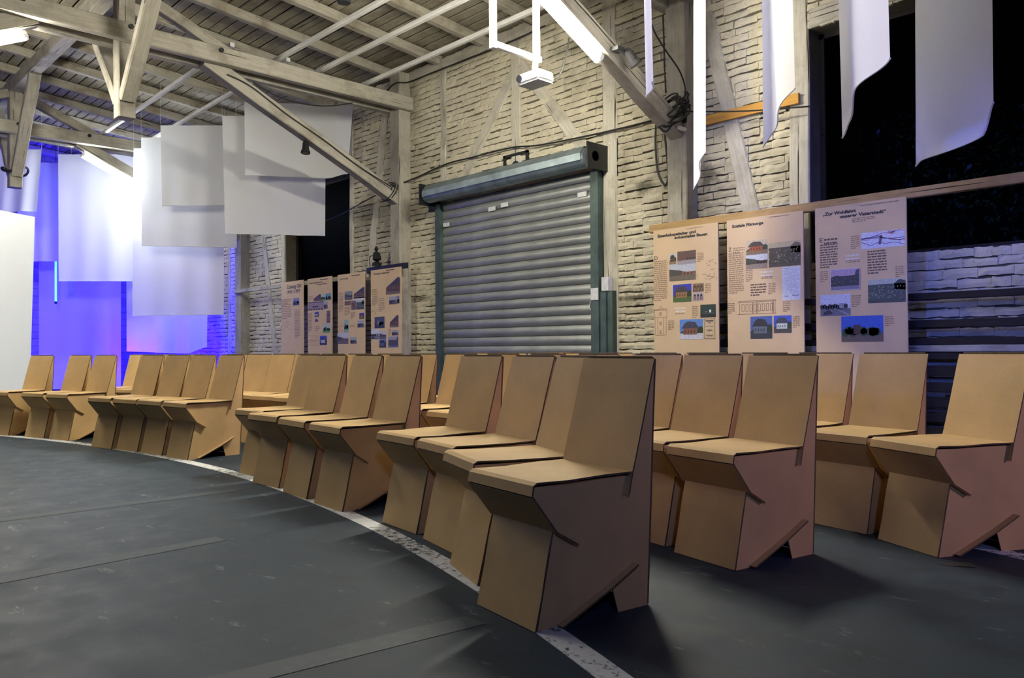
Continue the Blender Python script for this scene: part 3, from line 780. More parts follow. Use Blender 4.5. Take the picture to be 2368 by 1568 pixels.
WAG = ('wagon', (.30, .24, .22), (.3, .24, .22), (.33, .26, .26), (.05, .04, .05))
for pl in (H_SMALL,): pass
poster(-5.14, 'cardboard poster with heading about the railway age, first beside the roller shutter', [
    ('h', 'Technische Entwicklung', 322, 335, 470, 322, 9, .0), ('h', 'Eisenbahnzeitalter und', 82, 408, 411, 370, 24, .05), ('h', 'industrielles Bauen', 227, 420, 511, 390, 24, .05), ('h', 'D', 54, 604, 84, 600, 34, .0),
    ('p', H_SMALL, 183, 553, 243, 637), ('p', BARN, 252, 532, 413, 630), ('p', SHED, 183, 645, 412, 770), ('p', H_BLUE, 215, 818, 375, 960), ('p', FACE, 385, 808, 480, 872), ('p', GATE, 385, 882, 478, 952), ('p', NIGHT, 450, 990, 585, 1095), ('p', H_SKY, 272, 1118, 475, 1285), ('p', PAGE, 483, 1110, 578, 1282),
    ('d', 'tower', 50, 1005, 165, 1250), ('d', 'plan', 425, 610, 590, 765),
    ('t', TXT, 50, 608, 170, 950, .020), ('t', TXT, 425, 535, 480, 615, .016), ('t', TXT, 490, 800, 545, 885, .016), ('t', TXT, 380, 995, 435, 1100, .016), ('t', TXT, 172, 1118, 225, 1205, .016), ('t', WHT, 232, 1000, 325, 1050, .022), ('t', TXT, 235, 1055, 320, 1068, .012)], (1500, 440), 3.733)
poster(-4.25, 'cardboard poster on social welfare with a red house and a pale letter', [
    ('h', 'Arbeitsalltag und Leben', 372, 238, 545, 216, 11, .0), ('h', 'Soziale Fürsorge', 52, 325, 323, 293, 25, .05), ('h', 'Z', 22, 532, 48, 530, 36, .0),
    ('p', H_RED, 173, 440, 360, 545), ('p', ('shed', (.55, .58, .66), (.25, .2, .17), (.05, .05, .04), (.04, .02, .02)), 171, 550, 358, 670), ('p', CROWD, 368, 458, 645, 645), ('p', LETT, 485, 665, 645, 942), ('p', H_GREY, 210, 1092, 400, 1280), ('p', H_WHITE, 412, 1084, 567, 1230),
    ('d', 'elevation', 97, 955, 435, 1060),
    ('t', TXT, 22, 540, 158, 885, .020), ('t', TXT, 62, 490, 162, 535, .020), ('t', TXT, 170, 685, 232, 785, .016), ('t', WHT, 300, 688, 410, 738, .022), ('t', TXT, 305, 742, 405, 760, .014), ('t', TXTD, 212, 802, 352, 905, .024), ('t', TXT, 365, 795, 430, 895, .016), ('t', TXT, 18, 968, 78, 1062, .016), ('t', TXT, 490, 955, 558, 1045, .016), ('t', TXT, 578, 1080, 640, 1185, .016)], (1680, 440), 3.733)
poster(-3.345, 'cardboard poster with a pale map strip, beside the broad black window', [
    ('h', 'Der Coburger Güterbahnhof 1901–1997', 413, 138, 745, 97, 12, .0), ('h', '„Zur Wohlfahrt', 90, 222, 376, 190, 27, .05), ('h', 'unserer Vaterstadt“', 235, 240, 634, 195, 27, .05), ('h', 'E', 62, 454, 90, 452, 40, .0),
    ('p', MAPP, 420, 372, 797, 478), ('p', HILL, 153, 688, 413, 855), ('p', CROWD2, 478, 775, 805, 962), ('p', TRAIN, 67, 907, 328, 1080), ('p', GREEN, 248, 1090, 613, 1306),
    ('t', TXTD, 64, 462, 220, 662, .022), ('t', TXTD, 98, 408, 220, 456, .022), ('t', TXT, 330, 388, 408, 500, .016), ('t', WHT, 285, 545, 412, 595, .022), ('t', TXT, 285, 598, 412, 618, .014), ('t', TXTD, 473, 515, 645, 712, .022), ('t', TXT, 715, 648, 797, 745, .016), ('t', TXT, 65, 695, 138, 790, .016), ('t', TXT, 338, 900, 418, 1005, .016), ('t', TXT, 622, 1080, 705, 1170, .016), ('t', TXT, 340, 238, 550, 256, .012)], (1880, 440), 3.733)
LB, LSC = (640, 610), 7.126
poster(-13.42, 'narrow title poster of the four small cardboard ones, with one small photo', [
    ('h', 'Coburg Gbf.', 175, 415, 418, 385, 60, .025), ('h', '1901–1997', 178, 498, 395, 470, 55, .025), ('h', 'D', 85, 655, 120, 650, 65, 0),
    ('p', DIMB, 275, 570, 378, 680), ('t', TXT, 125, 572, 250, 650, .030), ('t', TXT, 78, 660, 250, 905, .030), ('t', TXT, 300, 745, 395, 1210, .026), ('d', 'plan', 95, 950, 260, 1100)], LB, LSC, 2.07)
poster(-12.47, 'small cardboard poster with a long wagon photo, second from the far end', [
    ('h', 'Rangieranlagen auf den', 545, 335, 765, 305, 24, .02), ('h', 'Coburger Gleisen', 665, 355, 835, 332, 24, .02), ('t', TXTD, 720, 240, 850, 256, .030),
    ('p', CUT, 615, 510, 735, 612), ('p', GRASS, 737, 507, 805, 607), ('p', ('trees', (.10, .32, .45), (.05, .07, .07), (.02, .04, .04), (.2, .25, .25)), 810, 495, 905, 592), ('p', WAG, 520, 640, 780, 755), ('p', DIMR, 783, 625, 848, 738), ('p', H_WHITE, 632, 797, 702, 873), ('p', H_SMALL, 635, 905, 690, 960), ('p', FACE, 828, 775, 890, 970), ('p', GRASS, 770, 995, 888, 1136), ('p', H_WHITE, 717, 1188, 835, 1338),
    ('d', 'house', 505, 1192, 700, 1342), ('t', TXT, 515, 800, 590, 1130, .024), ('t', TXT, 635, 1020, 720, 1105, .024), ('t', TXT, 530, 530, 605, 600, .024)], LB, LSC, 2.07)
poster(-11.49, 'small cardboard poster with steep dark shed photos, third from the far end', [
    ('h', 'Just-in-time', 1045, 272, 1185, 250, 30, .02), ('t', TXTD, 1240, 174, 1380, 190, .030),
    ('p', ('shed', (.20, .22, .24), (.13, .12, .12), (.05, .08, .08), (.04, .05, .06)), 1128, 462, 1255, 590), ('p', CUT, 1275, 400, 1455, 560), ('p', ('plain', (.60, .60, .66), None, None, None), 1262, 562, 1452, 592), ('p', FACE, 1125, 618, 1228, 680), ('p', ('arches', (.20, .13, .15), (.16, .11, .12), (.26, .12, .08), (.09, .05, .05)), 1235, 612, 1312, 756), ('p', CROWD2, 1317, 604, 1448, 746), ('p', H_BLUE, 1368, 812, 1448, 908), ('p', DIMR, 1338, 935, 1447, 1048), ('p', ('trees', (.28, .45, .38), (.25, .42, .38), (.02, .05, .03), (.03, .05, .04)), 1117, 925, 1193, 1128), ('p', SHED, 1005, 1145, 1190, 1322), ('p', DIMR, 1220, 1212, 1325, 1316),
    ('d', 'gable', 1020, 970, 1110, 1125), ('t', TXT, 1030, 475, 1110, 790, .024), ('t', TXT, 1125, 700, 1222, 840, .024), ('t', TXT, 1210, 1000, 1300, 1040, .02), ('t', TXT, 1228, 790, 1300, 900, .024)], LB, LSC, 2.07)
poster(-10.52, 'small cardboard poster with a stepped shed picture, nearest the roller shutter', [
    ('h', 'Coburger Lebensader', 1602, 188, 1870, 150, 32, .02), ('t', TXTD, 1810, 84, 1955, 102, .030),
    ('p', CUT, 1805, 240, 2040, 490), ('p', DIMR, 1860, 545, 1978, 665), ('p', DIMB, 1981, 535, 2030, 653), ('p', ('trees', (.06, .07, .14), (.03, .03, .06), (.04, .05, .09), (.18, .2, .28)), 1620, 878, 1785, 1058), ('p', CUT, 1870, 850, 2015, 1045), ('p', TRAIN, 1563, 1080, 1697, 1243), ('p', ('shed', (.5, .5, .58), (.1, .1, .14), (.06, .06, .08), (.05, .05, .07)), 1702, 1108, 1810, 1238), ('p', DIMR, 1905, 1090, 2015, 1178), ('p', H_GREY, 1697, 1248, 1810, 1383), ('p', ('hill', (.33, .30, .40), (.12, .12, .19), (.06, .06, .11), (.05, .05, .09)), 1845, 1195, 2015, 1383),
    ('d', 'plan', 1570, 735, 1665, 830), ('t', TXT, 1580, 412, 1670, 680, .024), ('t', TXT, 1685, 560, 1790, 780, .024), ('t', TXT, 1850, 1060, 1895, 1180, .024)], LB, LSC, 2.07)
# rails
tag(beam('poster_rail', (-5.22, PY + .05, 2.115), (-.85, PY + .05, 2.115), .05, .085, 'rail_wood', seg=9, rough=.002), 'long wooden rail carrying the three large posters', 'rail')
tag(beam('poster_rail', (-15.46, PY + .05, 2.03), (-10.63, PY + .05, 2.01), .05, .075, 'timber', seg=8, rough=.002), 'grey wooden rail behind the three small posters farthest from the shutter', 'rail')
m = MB(); m.box(-10.67, -9.62, PY + .012, PY + .05, 2.04, 2.125)
tag(m.obj('poster_rail', 'black_metal'), 'short black rail behind the small poster nearest the shutter', 'rail')
# dark hood on the short rail
hb = MB(); c = onY(866, 620, PY - .02); pts = []; rr = []
for k in range(7): pts.append((c.x + .012 * math.sin(k), PY + .02, 2.128 + .052 * k)); rr.append([.075, .072, .068, .062, .05, .034, .012][k])
hb.tube(pts, rr, 9)
hood = hb.obj('hooded_bundle', 'black_paint', smooth=False); tag(hood, 'small dark hooded bundle perched on the short black poster rail', 'bundle')
m = MB(); m.tube(spline([(c.x - .05, PY - .01, 2.30), (c.x - .11, PY - .03, 2.28), (c.x - .12, PY - .03, 2.18), (c.x - .115, PY - .02, 2.13)], 4), .007, 5); m.obj('strap', 'cable', hood)

# slatted timber rack under the broad window
rack = empty('slat_rack', (-2.6, D - .16, 0), 'dark horizontal slat rack against the brick below the broad window', 'rack')
for (z1, z0) in ((1.28, 1.22), (1.05, .98), (.90, .84), (.78, .72), (.67, .58), (.53, .45), (.41, .32), (.29, .20), (.16, .08)):
    beam('slat', (-4.43, D - .16, (z0 + z1) / 2), (-.85, D - .16, (z0 + z1) / 2), .045, z1 - z0, 'slat_dark', rack, seg=6, rough=.002)
beam('slat', (-4.43, D - .17, .81), (-.85, D - .17, .81), .05, .055, 'timber', rack, seg=6, rough=.002)
for x in (-4.3, -.95):
    beam('upright', (x, D - .11, 0), (x, D - .11, 1.32), .06, .05, 'slat_dark', rack, up=(0, 1, 0), seg=3)

# orange plank and rod in the right bay
tag(beam('orange_plank', (-4.82, D - .06, 3.21), (-3.61, D - .06, 3.21), .03, .10, 'orange_plank', seg=4, rough=.002), 'orange wooden plank nailed across the timbers beside the broad window', 'plank')
m = MB(); a, b = onX(1582, 258, -4.76), onY(1872, 246, D - .18); m.tube(spline([a, (a + b) / 2 - Vector((0, 0, .02)), b], 5), .008, 6)
tag(m.obj('black_cable', 'cable'), 'taut black cable running over the orange plank to the window', 'cable')

# ------------------------------------------------------------------ cables
def cable(pts, r, label, group=None):
    m = MB(); m.tube(spline(pts, 7), r, 6); return tag(m.obj('black_cable', 'cable'), label, 'cable', group)
W = lambda px, py, off=.075: onY(px, py, D - off)
cable([W(905, 432, .25), W(960, 412), W(1028, 381), W(1100, 362), W(1185, 341), W(1245, 336), W(1350, 316), W(1440, 296), W(1520, 276)], .011, 'long black cable sagging across the bricks above the shutter')
cable([W(892, 213, .3), W(915, 192, .3), W(945, 190), W(1000, 168), W(1060, 145), W(1130, 118), W(1200, 88), W(1260, 60)], .011, 'black cable following the top edge of the brick wall')
cable([W(1517, 278), W(1516, 340), W(1522, 400), W(1539, 428), W(1545, 400), W(1540, 340), W(1536, 300)], .011, 'black cable loop dangling on the bricks under the cable bundle')
XB = -4.78
cable([onX(1500, 0, XB), onX(1508, 60, XB), onX(1535, 110, XB), onX(1572, 165, XB), onX(1585, 210, XB), onX(1578, 235, XB)], .009, 'thin black cable curving down to the bundle on the brace')
cable([onX(1533, 35, XB), onX(1535, 90, XB), onX(1537, 160, XB), onX(1540, 215, XB)], .009, 'thin black cable hanging straight down to the bundle')
rk = random.Random(4)
bun = empty('cable_bundle', onX(1562, 255, XB), 'tangle of black cables wound round the lower end of the brace', 'cables')
for k in range(7):
    c0 = onX(1560 + rk.uniform(-6, 6), 250 + rk.uniform(-14, 14), XB + .02); m = MB(); pts = []
    ax = Vector((0, .62, -.3)).normalized()
    for q in range(15):
        a = 2 * math.pi * q / 12; pts.append(c0 + Vector((.16 * math.cos(a), .10 * math.sin(a) + .008 * q, .15 * math.sin(a) + .05 * math.cos(a + k))) * rk.uniform(.8, 1.15) - Vector((.10, 0, 0)))
    m.tube(spline(pts, 3), .010, 5); child_at(m, 'cable_turn', 'cable', bun)
p = onX(1576, 297, XB); m = MB(); m.tube([p - Vector((0, .05, 0)), p + Vector((0, .06, 0))], .022, 8); child_at(m, 'connector', 'white_plastic', bun)
p = onX(1583, 270, XB); m = MB(); m.tube([p + Vector((0, 0, .09)), p - Vector((0, 0, .06))], [.03, .024], 8); child_at(m, 'plug', 'black_paint', bun)
XM = -9.90
cable([onX(525, 172, XM), onX(580, 200, XM), onX(660, 262, XM), onX(750, 325, XM), onX(830, 385, XM), onX(905, 432, XM + .05)], .009, 'thin black cable clipped along the brace in front of the cloths')
cable([onX(585, 190, XM), onX(640, 222, XM), onX(700, 240, XM), onX(760, 245, XM), onX(815, 238, XM)], .009, 'thin black cable sagging under the middle tie beam')
cable([W(868, 452, .2), W(835, 470, .2), W(790, 495, .1), W(750, 512, .1)], .009, 'thin black cable crossing the narrow black window')
tw = MB(); tp = []
for q in range(27): a = 2 * math.pi * q / 12; cc = onX(900, 443, -10.0); tp.append(cc + Vector((.125 * math.cos(a), .07 * math.sin(a) + .012 * q / 3 - .05, .145 * math.sin(a))))
tw.tube(spline(tp, 2), .008, 5); tag(tw.obj('cable_wrap', 'cable'), 'black cable wrapped round the brace foot at the middle post', 'cable')
cable([onX(1316, 88, -5.40), onX(1310, 125, -5.40), onX(1300, 160, -5.40), onX(1290, 178, -5.40), onX(1272, 186, -5.40)], .008, 'black lead hanging down into the projector')
# strap on the far pendant
sp = MB(); c0 = Vector((-15.42, 3.20, 3.88)); pts = [c0 + Vector((.19 * math.cos(2 * math.pi * q / 12), .19 * math.sin(2 * math.pi * q / 12), .05 * math.sin(2 * math.pi * q / 6))) for q in range(13)]
sp.tube(spline(pts, 3), .02, 6); tag(sp.obj('strap', 'cable'), 'black strap buckled round the pendant post of the far truss', 'strap')

# ------------------------------------------------------------------ spotlights
def spot(px, py, x, aim, label, clamp):
    p = onX(px, py, x); r = empty('spotlight', p, label, 'spotlight', 'black clip spotlights')
    aim = Vector(aim).normalized()
    m = MB(); m.tube([p - aim * .09, p - aim * .05, p + aim * .05, p + aim * .055, p + aim * .09], [.03, .045, .05, .062, .066], 12); can = child_at(m, 'can', 'black_paint', r, False)
    m = MB(); m.tube([p + aim * .088, p + aim * .092], .055, 12); m.obj('lens', 'lens_glass', can)
    m = MB(); m.tube([p - aim * .03, p + Vector(clamp) * .5, p + Vector(clamp)], .012, 6); q = p + Vector(clamp); m.box(q.x - .04, q.x + .04, q.y - .05, q.y + .05, q.z - .018, q.z + .018); child_at(m, 'clamp', 'black_paint', r)
spot(1459, 132, -4.70, (.35, .45, -.8), 'black clip spotlight on the brace beside the bright tube', (-.06, -.12, .06))
spot(707, 340, -10.0, (.1, -.1, -1), 'small black clip spotlight under the brace in front of a cloth', (0, .06, .12))
p = atD(795, -4, 8.5)
r = empty('spotlight', p, 'black spotlight hanging from the roof boards', 'spotlight', 'black clip spotlights')
m = MB(); m.tube([p + Vector((0, 0, .12)), p, p - Vector((0, 0, .05))], [.05, .075, .07], 12); child_at(m, 'can', 'black_paint', r)
m = MB(); m.tube([p + Vector((0, 0, .1)), p + Vector((0, 0, .75))], .012, 6); child_at(m, 'stem', 'black_paint', r)

# ------------------------------------------------------------------ projector on its white frame
PX = -5.40
a0, a1 = onX(1140, 108, PX), onX(1252, 138, PX)
pm = empty('projector_mount', (PX, a1.y, a1.z), 'white welded bar frame hanging from the roof and holding the projector', 'projector mount')
ya, yb = onX(1140, 60, PX).y, onX(1240, 60, PX).y
zb_ = onX(1240, 136, PX).z
for yy, z0 in ((ya, onX(1140, 112, PX).z), (yb, zb_ - .03)):
    beam('hanger_bar', (PX, yy, z0), (PX, yy, rz(yy, .05)), .065, .05, 'batten_white', pm, up=(0, 1, 0), seg=3, rough=0)
beam('cross_bar', (PX, ya, zb_), (PX, yb + .05, zb_), .05, .055, 'batten_white', pm, seg=3, rough=0)
pr = empty('projector', (PX, yb - .02, zb_ - .14), 'white projector hung upside down from the white bar frame', 'projector')
pz = -.06
m = MB(); m.box(-.15, .15, -.11, .11, pz - .05, pz + .05); me = m.mesh('body', 'white_plastic'); bm = bmesh.new(); bm.from_mesh(me); bmesh.ops.bevel(bm, geom=bm.edges[:], offset=.018, segments=2, affect='EDGES'); bm.to_mesh(me); bm.free()
link('body', me, pr)
m = MB(); m.box(-.14, .14, -.10, .10, pz - .056, pz - .049); m.obj('base_plate', 'grey_plastic', pr)
m = MB(); m.tube([(-.10, -.105, pz), (-.10, -.125, pz)], .035, 14); m.obj('lens', 'lens_glass', pr)
m = MB(); m.tube([(0, 0, pz + .04), (0, 0, pz + .09), (0, 0, .14)], [.05, .03, .028], 12); m.obj('mount_collar', 'white_plastic', pr)
for k in range(3):
    m = MB(); m.box(.151, .154, -.06, .06, pz - .03 + k * .02, pz - .02 + k * .02); m.obj('vent_slot', 'grey_plastic', pr)
for k in range(4):
    m = MB(); m.box(-.05 + k * .035, -.025 + k * .035, -.1135, -.110, pz - .02, pz + .03); m.obj('vent_slot', 'grey_plastic', pr)

# ------------------------------------------------------------------ hanging cloths
def cloth(label, TL, TR, BL_, BR, wave=.02, seed=0, drop=None, nu=26, nv=26, curl=0.0, nw=3, group='white fleece cloths hung from the roof'):
    TL, TR, BL_, BR = map(Vector, (TL, TR, BL_, BR)); r = random.Random(seed)
    nrm = (TR - TL).cross(BL_ - TL).normalized(); ph = r.uniform(0, 6); ph2 = r.uniform(0, 6)
    vs = []
    for j in range(nv + 1):
        v = j / nv
        for i in range(nu + 1):
            u = i / nu
            p = TL.lerp(TR, u).lerp(BL_.lerp(BR, u), v)
            p = p + nrm * wave * (.25 + .75 * v) * (math.sin(u * nw * 2 * math.pi + ph + v * .6) + .5 * math.sin(u * nw * 4.3 + ph2 - v))
            if drop:
                for k in range(len(drop) - 1):
                    if drop[k][0] <= u <= drop[k + 1][0]:
                        t = (u - drop[k][0]) / max(1e-6, drop[k + 1][0] - drop[k][0]); t = t * t * (3 - 2 * t)
                        p = p + Vector((0, 0, -1)) * (drop[k][1] * (1 - t) + drop[k + 1][1] * t) * v; break
            p = p + nrm * curl * (max(0, u - .7) / .3) ** 2 * v * v
            vs.append(p)
    fs = [(j * (nu + 1) + i, j * (nu + 1) + i + 1, (j + 1) * (nu + 1) + i + 1, (j + 1) * (nu + 1) + i) for j in range(nv) for i in range(nu)]
    m = MB(); m.add(vs, fs); o = m.obj('hanging_cloth', 'fleece', smooth=True); tag(o, label, 'cloth', group)
    h = MB(); h.tube([v_ for v_ in vs[-(nu + 1):]], .006, 5); h.obj('hem', 'fleece', o)
    for c_ in (vs[0], vs[nu]):
        if rz(c_.y, .02) > c_.z + .02:
            h = MB(); h.tube([c_, Vector((c_.x, c_.y, rz(c_.y, .15)))], .002, 4); h.obj('cord', 'white_plastic', o)
    return o
def flat(label, x0, y0, x1, y1, d, d2=None, bl=None, br=None, tr=None, **k):
    d2 = d2 or d; bl = bl or (x0, y1); br = br or (x1, y1); tr = tr or (x1, y0)
    return cloth(label, atD(x0, y0, d), atD(*tr, d2), atD(*bl, d), atD(*br, d2), **k)
flat('white cloth hanging just behind the middle brace, its lower corner rounded', 565, 236, 815, 412, 12.7, 12.9, bl=(567, 405), br=(804, 410), tr=(816, 244), seed=1, wave=.012, drop=[(0, 0), (.8, .02), (1, -.06)])
flat('white cloth hanging over the top of the narrow black window', 514, 268, 753, 545, 12.98, 13.1, bl=(521, 540), br=(752, 545), seed=2, wave=.012)
flat('short white cloth beneath the lower battens, overlapped by a larger one', 371, 290, 545, 475, 13.55, 13.65, seed=3, wave=.012, bl=(374, 476), br=(545, 474))
flat('white cloth lit from behind by the half hidden tube', 326, 318, 547, 572, 13.9, 14.05, bl=(327, 568), seed=4, wave=.014)
flat('large white cloth hanging lowest but one before the blue end wall', 309, 343, 519, 728, 14.35, 14.5, bl=(307, 731), br=(518, 727), seed=5, wave=.018)
flat('big bright white cloth behind the half hidden tube lamp', 135, 357, 330, 650, 15.9, 15.9, bl=(137, 650), seed=6, wave=.018)
flat('violet-tinted cloth hanging lowest, its hem just above the chair backs', 291, 520, 481, 815, 16.5, 16.6, bl=(292, 812), br=(478, 816), seed=7, wave=.03, drop=[(0, 0), (.75, .02), (1, -.12)])
flat('violet cloth between the far pendant post and the big bright cloth', 40, 376, 165, 604, 16.3, 16.3, seed=8, wave=.02)
flat('small white cloth behind the strapped pendant post', -40, 345, 96, 487, 14.7, 14.8, bl=(-40, 490), br=(84, 488), seed=9, wave=.03)
flat('large violet back-lit cloth reaching down behind the chairs', 90, 560, 280, 900, 17.1, 17.1, seed=10, wave=.02)
# strips nearer the room, seen nearly edge-on
def strip(label, near, far, dn, df, top_n, top_f, seed, drop, wave=.02, curl=0):
    """near/far: bottom corner pixels; dn/df distances"""
    BN, BF = atD(*near, dn), atD(*far, df); zt = 4.70
    zb = (BN.z + BF.z) / 2; TN = atD(top_n, near[1], dn); TF = atD(top_f, far[1], df)
    return cloth(label, (TN.x, TN.y, zt), (TF.x, TF.y, zt), BN, BF, wave=wave, seed=seed, drop=drop, nu=30, nv=34, curl=curl, nw=1.2, group='narrow cloths over the seating')
strip('slim white cloth edge hanging in front of the cable bundle', (1512, 190), (1497, 205), 4.2, 4.75, 1500, 1481, 21, [(0, 0), (1, .05)], .008)
strip('slim bright white cloth edge hanging before the right-hand post', (1632, 352), (1606, 432), 6.1, 7.4, 1638, 1610, 22, [(0, 0), (.6, .0), (1, .02)], .018)
strip('half-turned white cloth hanging in front of the orange plank', (1831, 205), (1771, 322), 5.0, 6.3, 1819, 1763, 23, [(0, 0), (.7, .03), (1, .06)], .03)
strip('half-turned greyish cloth hanging at the edge of the broad window', (2038, 137), (1947, 285), 4.1, 5.4, 2032, 1926, 24, [(0, 0), (.5, -.03), (.85, .04), (1, .1)], .03)
strip('broad bluish cloth hanging in front of the broad black window', (2295, 282), (2107, 384), 4.9, 6.1, 2307, 2122, 25, [(0, -.12), (.18, .03), (.5, .04), (1, 0)], .035)
# vertical blue tube between the violet cloths
a, b = atD(129, 598, 16.7), atD(129, 697, 16.7)
m = MB(); m.tube([a, b], .022, 10); bt = m.obj('blue_tube', 'led_blue', smooth=True); tag(bt, 'glowing blue tube light standing between the violet cloths', 'lamp')
m = MB(); m.tube([b, b - Vector((0, 0, .05))], .026, 8); m.obj('end_cap', 'black_paint', bt)
m = MB(); m.tube([a, Vector((a.x, a.y, rz(a.y, .02)))], .006, 5); m.obj('cord', 'cable', bt)

# ------------------------------------------------------------------ white screen panel at the stage side
p1 = atD(76, 502, 9.8); p0 = atD(0, 487, 9.35); dr = Vector((p0.x - p1.x, p0.y - p1.y, 0)).normalized(); nn = Vector((-dr.y, dr.x, 0))
q1 = Vector((p1.x, p1.y, 0)); scr = empty('screen_panel', q1 + dr * 1.2, 'tall white free-standing screen panel at the end of the front row', 'screen')
lean = -dr * .0
m = MB(); vs = []
for t_ in (0, 2.6):
    for (off, z) in ((-.05, 0), (.05, 0), (.03, p1.z), (-.03, p1.z)):
        vs.append(q1 + dr * (t_ + (.10 if (t_ == 0 and z == 0) else 0)) + nn * off + Vector((0, 0, z)))
m.add(vs, [(0, 1, 2, 3), (4, 7, 6, 5), (0, 4, 5, 1), (1, 5, 6, 2), (2, 6, 7, 3), (3, 7, 4, 0)])
child_at(m, 'panel', 'white_board', scr)
for t_ in (.3, 2.3):
    m = MB(); c0 = q1 + dr * t_; m.box(c0.x - .2, c0.x + .2, c0.y - .2, c0.y + .2, 0, .015); child_at(m, 'foot', 'white_board', scr)

# ------------------------------------------------------------------ cardboard chairs
CW, CT = .345, .006
def sheet(pts, w0, w1, t=CT):
    """bent cardboard sheet: profile in (y,z) swept across x; edges show the fluting"""
    n = len(pts); P = [Vector((0, p[0], p[1])) for p in pts]; nor = []
    for i in range(n):
        d_ = (P[min(i + 1, n - 1)] - P[max(i - 1, 0)]).normalized(); nor.append(Vector((0, -d_.z, d_.y)))
    m = MB(); vs = []
    for x in (w0, w1):
        for i in range(n): vs.append((x, P[i].y, P[i].z))
        for i in range(n): q = P[i] - nor[i] * t; vs.append((x, q.y, q.z))
    N = 2 * n
    fs = [(i, i + 1, N + i + 1, N + i) for i in range(n - 1)]; fs += [(n + i, N + n + i, N + n + i + 1, n + i + 1) for i in range(n - 1)]
    m.add(vs, fs, 0)
    ed = [(i, n + i, n + i + 1, i + 1) for i in range(n - 1)] + [(N + i, N + i + 1, N + n + i + 1, N + n + i) for i in range(n - 1)] + [(0, N, N + n, n), (n - 1, n + n - 1, N + n + n - 1, N + n - 1)]
    b = len(m.v) - len(vs)
    for f in ed: m.f.append(tuple(b + i for i in f)); m.m.append(1)
    return m
SIDE = [(.004, 0), (.078, 0), (.292, .083), (.316, 0), (.438, 0), (.479, .783), (.463, .783), (.367, .424), (-.010, .421), (-.016, .398), (.066, .285)]
def side_mesh(x):
    m = MB(); vs = [(x - CT / 2, a, b) for a, b in SIDE] + [(x + CT / 2, a, b) for a, b in SIDE]; n = len(SIDE)
    m.add(vs, [tuple(range(n)), tuple(reversed(range(n, 2 * n)))], 0)
    for i in range(n): i2 = (i + 1) % n; m.f.append((i, i2, n + i2, n + i)); m.m.append(1)
    return m
def warp(pts, a): 
    return pts
hw = CW / 2
CM = ['card', 'card_edge']
chair_parts = []
for v in range(3):
    rv = random.Random(40 + v); j = lambda s=.004: rv.uniform(-s, s)
    seat = sheet([(.367, .431 + j()), (.25, .430 + j(.002)), (.11, .4305 + j(.003)), (-.006, .431), (-.016, .426), (-.021, .397)], -hw - .004, hw + .004)
    flap = sheet([(-.021, .397), (.066, .287 + j(.003)), (.138 + j(.008), .240)], -hw - .006, hw + .006)
    back = sheet([(.467, .788), (.452, .735 + j()), (.418, .61 + j()), (.385, .49), (.367, .430), (.351, .362)], -hw - .005, hw + .005)
    front = sheet([(.066, .287), (.045 + j(.003), .20), (.022 + j(.003), .10), (0, .001)], -hw + .013, hw - .013)
    base = sheet([(.380, .141), (.27, .086), (.165, .04), (.078, .003)], -hw - .014, hw + .014)
    rear = sheet([(.440, .003), (.456, .3 + j()), (.471, .6 + j()), (.482, .786), (.466, .792)], -hw + .014, hw - .014)
    chair_parts.append([('seat', seat.mesh('seat', CM)), ('seat_flap', flap.mesh('seat_flap', CM)), ('backrest', back.mesh('backrest', CM)), ('front_panel', front.mesh('front_panel', CM)), ('base_flap', base.mesh('base_flap', CM)), ('rear_panel', rear.mesh('rear_panel', ['card_back', 'card_edge'])),
                        ('side_panel', side_mesh(-hw + .017).mesh('side_panel', CM)), ('side_panel', side_mesh(hw - .017).mesh('side_panel', CM))])
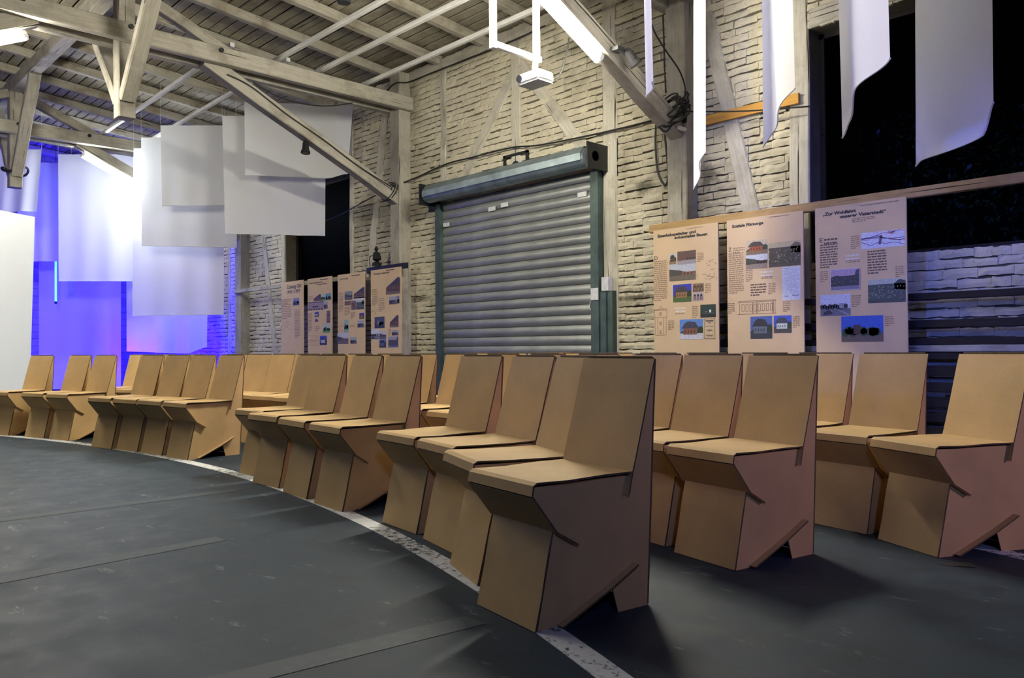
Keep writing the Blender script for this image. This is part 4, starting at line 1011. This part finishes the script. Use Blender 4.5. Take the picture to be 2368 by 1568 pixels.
ROWS = [('front', [(-1.799, 1.680, -9.3), (-2.250, 1.894, -22), (-2.644, 2.093, -13.7), (-3.048, 2.177, -6.7), (-3.711, 2.198, -4.1), (-4.152, 2.245, -5.0), (-4.597, 2.289, 1.6), (-5.04, 2.41, 3), (-6.255, 2.385, 6.8), (-6.672, 2.341, 9.5), (-7.045, 2.275, 11), (-7.42, 2.19, 12), (-8.40, 2.106, 15.5), (-8.81, 1.996, 17), (-9.367, 1.805, 22)]),
        ('second', [(-1.738, 2.671, -11.8), (-2.135, 2.785, -10.5), (-2.527, 2.904, -8.5), (-3.0, 3.01, -6.5), (-3.466, 3.098, -4.6), (-3.932, 3.168, -2.6), (-4.398, 3.221, -.7), (-4.894, 3.259, 1.4), (-5.337, 3.277, 3.3), (-5.765, 3.281, 5.1), (-6.165, 3.27, 6.9), (-6.55, 3.251, 8.3), (-6.938, 3.219, 10), (-7.322, 3.177, 11.5), (-7.705, 3.12, 13), (-8.399, 2.992, 16.1), (-8.874, 2.881, 18.1), (-9.299, 2.766, 19.9)]),
        ('third', [(-1.266, 3.430, -27), (-1.635, 3.585, -11), (-2.04, 3.714, -10.5), (-2.43, 3.80, -9), (-2.867, 3.902, -7.1), (-3.284, 3.979, -5.3), (-3.69, 4.046, -3.5), (-4.075, 4.093, -2), (-4.46, 4.129, -.5), (-4.852, 4.158, 1.2), (-5.264, 4.176, 3)]),
        ('fourth', [(-5.207, 5.124, 2.7)])]
ORD = ['first', 'second', 'third', 'fourth', 'fifth', 'sixth', 'seventh', 'eighth', 'ninth', 'tenth', 'eleventh', 'twelfth', 'thirteenth', 'fourteenth', 'fifteenth', 'sixteenth', 'seventeenth', 'eighteenth']
ci = 0
for rname, lst in ROWS:
    for k, (x, y, yaw) in enumerate(lst):
        if rname == 'fourth': lab = 'folded brown cardboard chair standing alone behind the third row'
        elif k == 0: lab = {'front': 'folded brown cardboard chair closing the front row, standing over the white floor line', 'second': 'folded brown cardboard chair closing the second row at the big-poster end', 'third': 'folded brown cardboard chair closing the third row beside the slat rack'}[rname]
        else: lab = 'folded brown cardboard chair, %s from the big-poster end of the %s row' % (ORD[k], rname)
        t = empty('cardboard_chair', (x, y, 0), lab, 'chair', 'cardboard chairs in curved rows', math.radians(yaw))
        for nm, me in chair_parts[ci % 3]:
            link(nm, me, t)
        ci += 1
# small scrap on the floor by the third row
m = MB(); p = Vector((-1.10, 3.27, 0)); m.add([p + Vector((0, 0, .001)), p + Vector((.10, .05, .012)), p + Vector((.13, .03, .004)), p + Vector((.03, -.02, .001))], [(0, 1, 2, 3)])
tag(m.obj('scrap', 'cable'), 'small black scrap on the floor at the third row end chair', 'scrap')
